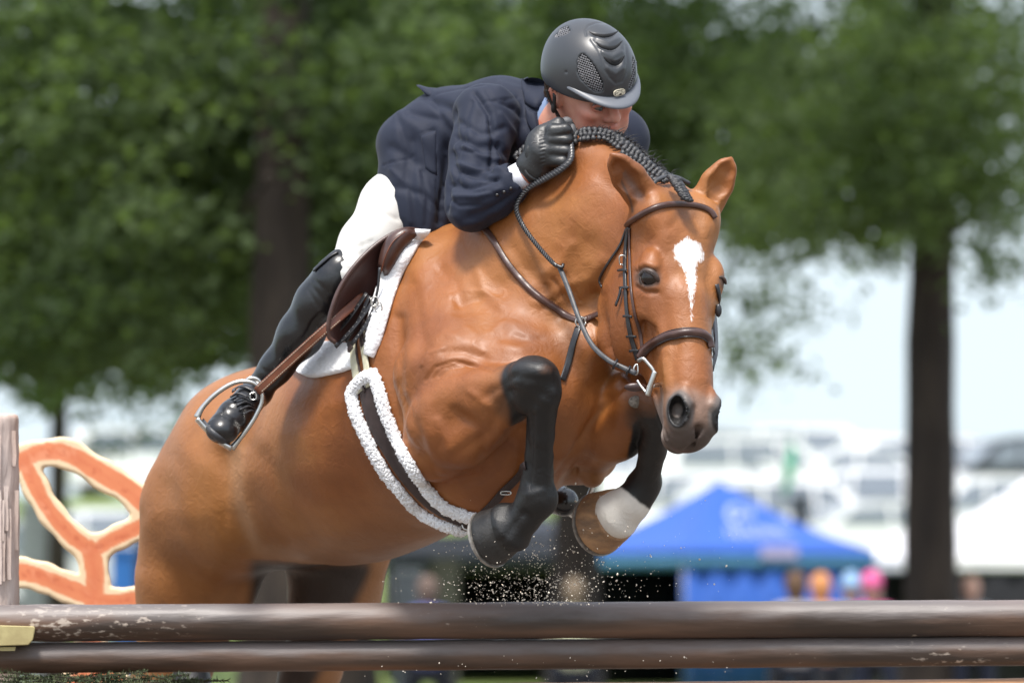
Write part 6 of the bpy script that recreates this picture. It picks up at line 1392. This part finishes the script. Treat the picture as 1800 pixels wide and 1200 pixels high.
# coral shaped painted wing panel
DP = 1480; strokes = [([(28, 815), (70, 797), (120, 797), (175, 830), (225, 860), (262, 895)], 25), ([(45, 812), (60, 850), (85, 895), (120, 935), (155, 965)], 21), ([(268, 890), (262, 915), (225, 935), (190, 952), (160, 972)], 20),
     ([(158, 965), (166, 1000), (165, 1060), (160, 1120), (165, 1250)], 27), ([(20, 1002), (70, 1012), (115, 1030), (160, 1048)], 24), ([(165, 1050), (200, 1056), (235, 1052), (290, 1055)], 19), ([(262, 895), (320, 960), (330, 1060)], 22), ([(160, 1150), (230, 1230), (300, 1300)], 24), ([(150, 1170), (90, 1260), (20, 1300)], 24), ([(165, 1230), (160, 1500), (165, 1850)], 30), ([(165, 1500), (60, 1700), (30, 1850)], 26), ([(165, 1500), (260, 1700), (300, 1850)], 26)]
f = Field(axis((-1060, -620, 3.4)), axis((DP - 24, DP + 24, 6)), axis((-1470, -760, 12), (-760, -180, 3.4)))
for ln_, r_ in strokes:
    q = resample(ln_, 14); L_ = [(P(x, y, DP), r_ * (1.05 + .14 * math.sin(i * 1.7 + r_))) for i, (x, y) in enumerate(q)]
    f.chain(L_, 14, m=(0, 1, 0), flat=3)
f.v = np.maximum(f.v, np.abs(f.ay[None, :, None] - DP) - 12); V, Fc = f.mesh(1)
uvp = proj(V); dd = np.full(len(V), 1e9)
for ln_, r_ in strokes: dd = np.minimum(dd, seg_dist(uvp, resample(ln_, 14)) / r_)
nn_ = fbm(V * np.array([1, 0, 1]), .05, 12); cw = np.tile([.70, .235, .105], (len(V), 1)); cw = mixc(cw, [.62, .16, .07], ss(nn_ * .5 - dd, -.5, .1) * .6); cw = mixc(cw, [.80, .36, .20], ss(nn_, .1, .7) * .5); cw = mixc(cw, [.50, .11, .045], ss(fbm(V * np.array([1, 0, 1]), .11, 31), .15, .6) * ss(-dd, -.5, -.2) * .55)
cw = mixc(cw, [.80, .62, .40], ss(dd + nn_ * .16, .55, .68))
M_panel = mat('painted_panel', (1, 1, 1), .6, (.94, .92, .9), 12, .2, 60, attr='coat', bdist=.002)
o = mesh_obj('wing_panel', V, Fc, M_panel, col=cw.astype(np.float32)); tag(o, 'orange coral shaped cut-out panel with cream painted edges', 'panel')

# evergreen brush at the foot of the jump
eg = empty('evergreen_brush', W(180, 1300, 520), 'cut evergreen sprigs lying under the rails at lower left', 'foliage'); M_ever = mat('evergreen', (.035, .06, .022), .7, (.10, .12, .05), 30); g = Geo(); gb = Geo()
for i in range(80):
    x0 = random.uniform(-20, 320); y0 = 1190 + random.uniform(0, 45); ang = random.uniform(-.5, .5) + (0 if random.random() < .5 else math.pi); L_ = random.uniform(50, 120); d0 = random.uniform(470, 620)
    p0 = P(x0, y0, d0); dr = np.array([math.cos(ang), random.uniform(-.3, .3), abs(math.sin(ang)) * .5 + .06]); pts = np.array([p0 + dr * L_ * t + np.array([0, 0, -9 * t * t]) for t in np.linspace(0, 1, 9)])
    top_ = P(0, 1174 + 12 * abs(math.sin(x0 * .05)), d0)[2]; pts[:, 2] = np.minimum(pts[:, 2], top_)
    V, Fc = sweep(pts, np.tile([0, -1., 0], (9, 1)), roundprof(1.3, 5)); gb.add(V, Fc)
    for k in range(110):
        t = random.random(); c = p0 + dr * L_ * t + np.array([0, 0, -9 * t * t]); c[2] = min(c[2], top_); v = nrm(dr * .8 + rng.normal(size=3) * .8) * random.uniform(5, 11); s_ = nrm(np.cross(v, [0.1, 1, .2])) * 1.1
        g.add([c - s_, c + s_, c + v + s_ * .2, c + v - s_ * .2], [(0, 1, 2, 3)])
o = g.build('needles', M_ever, eg, smooth=False); o['kind'] = 'stuff'; gb.build('twigs', M_bark, eg)

# wooden trough that holds the sprigs
bx = empty('planter_box', toW(P(160, 1850, 545)), 'long plank planter under the evergreen sprigs at lower left', 'planter')
for k in range(8):
    z0 = 1216 + k * 76; 
    for d0_ in (470, 620):
        V = [P(x, y, d_) for d_ in (d0_, d0_ + 12) for x, y in ((-60, z0), (372, z0), (372, z0 + 72), (-60, z0 + 72))]; q = mesh_obj('plank', V, [(3, 2, 1, 0), (4, 5, 6, 7), (0, 1, 5, 4), (1, 2, 6, 5), (2, 3, 7, 6), (3, 0, 4, 7)], M_pine, bx, smooth=False)
# sand thrown up by the hooves
g = Geo(); r_ = np.random.default_rng(4)
for i in range(1500):
    if i < 1150: x = r_.normal(930, 85); y = 1060 - abs(r_.normal(0, 62)) + 4
    elif i < 1400: x = r_.normal(1010, 110); y = 1050 - abs(r_.normal(20, 75))
    else: x = r_.uniform(640, 1300); y = r_.uniform(1150, 1195) if i % 2 else r_.uniform(860, 1040)
    if x < 760 and y < 1000: continue
    sz = (r_.gamma(2.2, .42) + .35) * .62; d_ = r_.normal(340, 150) if i < 1400 else 300; c = P(x, y, max(-100, d_))
    V, Fc = blob_mesh((0, 0, 0), (sz * r_.uniform(.7, 1.6), sz, sz * r_.uniform(.6, 1.2)), int(i), .4, 0 if sz < 1.5 else 1) if sz > .01 else (None, None); a = r_.uniform(0, 3.1); V = V @ np.array([[math.cos(a), 0, math.sin(a)], [0, 1, 0], [-math.sin(a), 0, math.cos(a)]]); g.add(V + c, Fc)
o = g.build('sand_spray', mat('pale_sand', (.74, .66, .55), .9)); tag(o, 'pale sand and footing flying up beneath the hooves', kind='stuff')
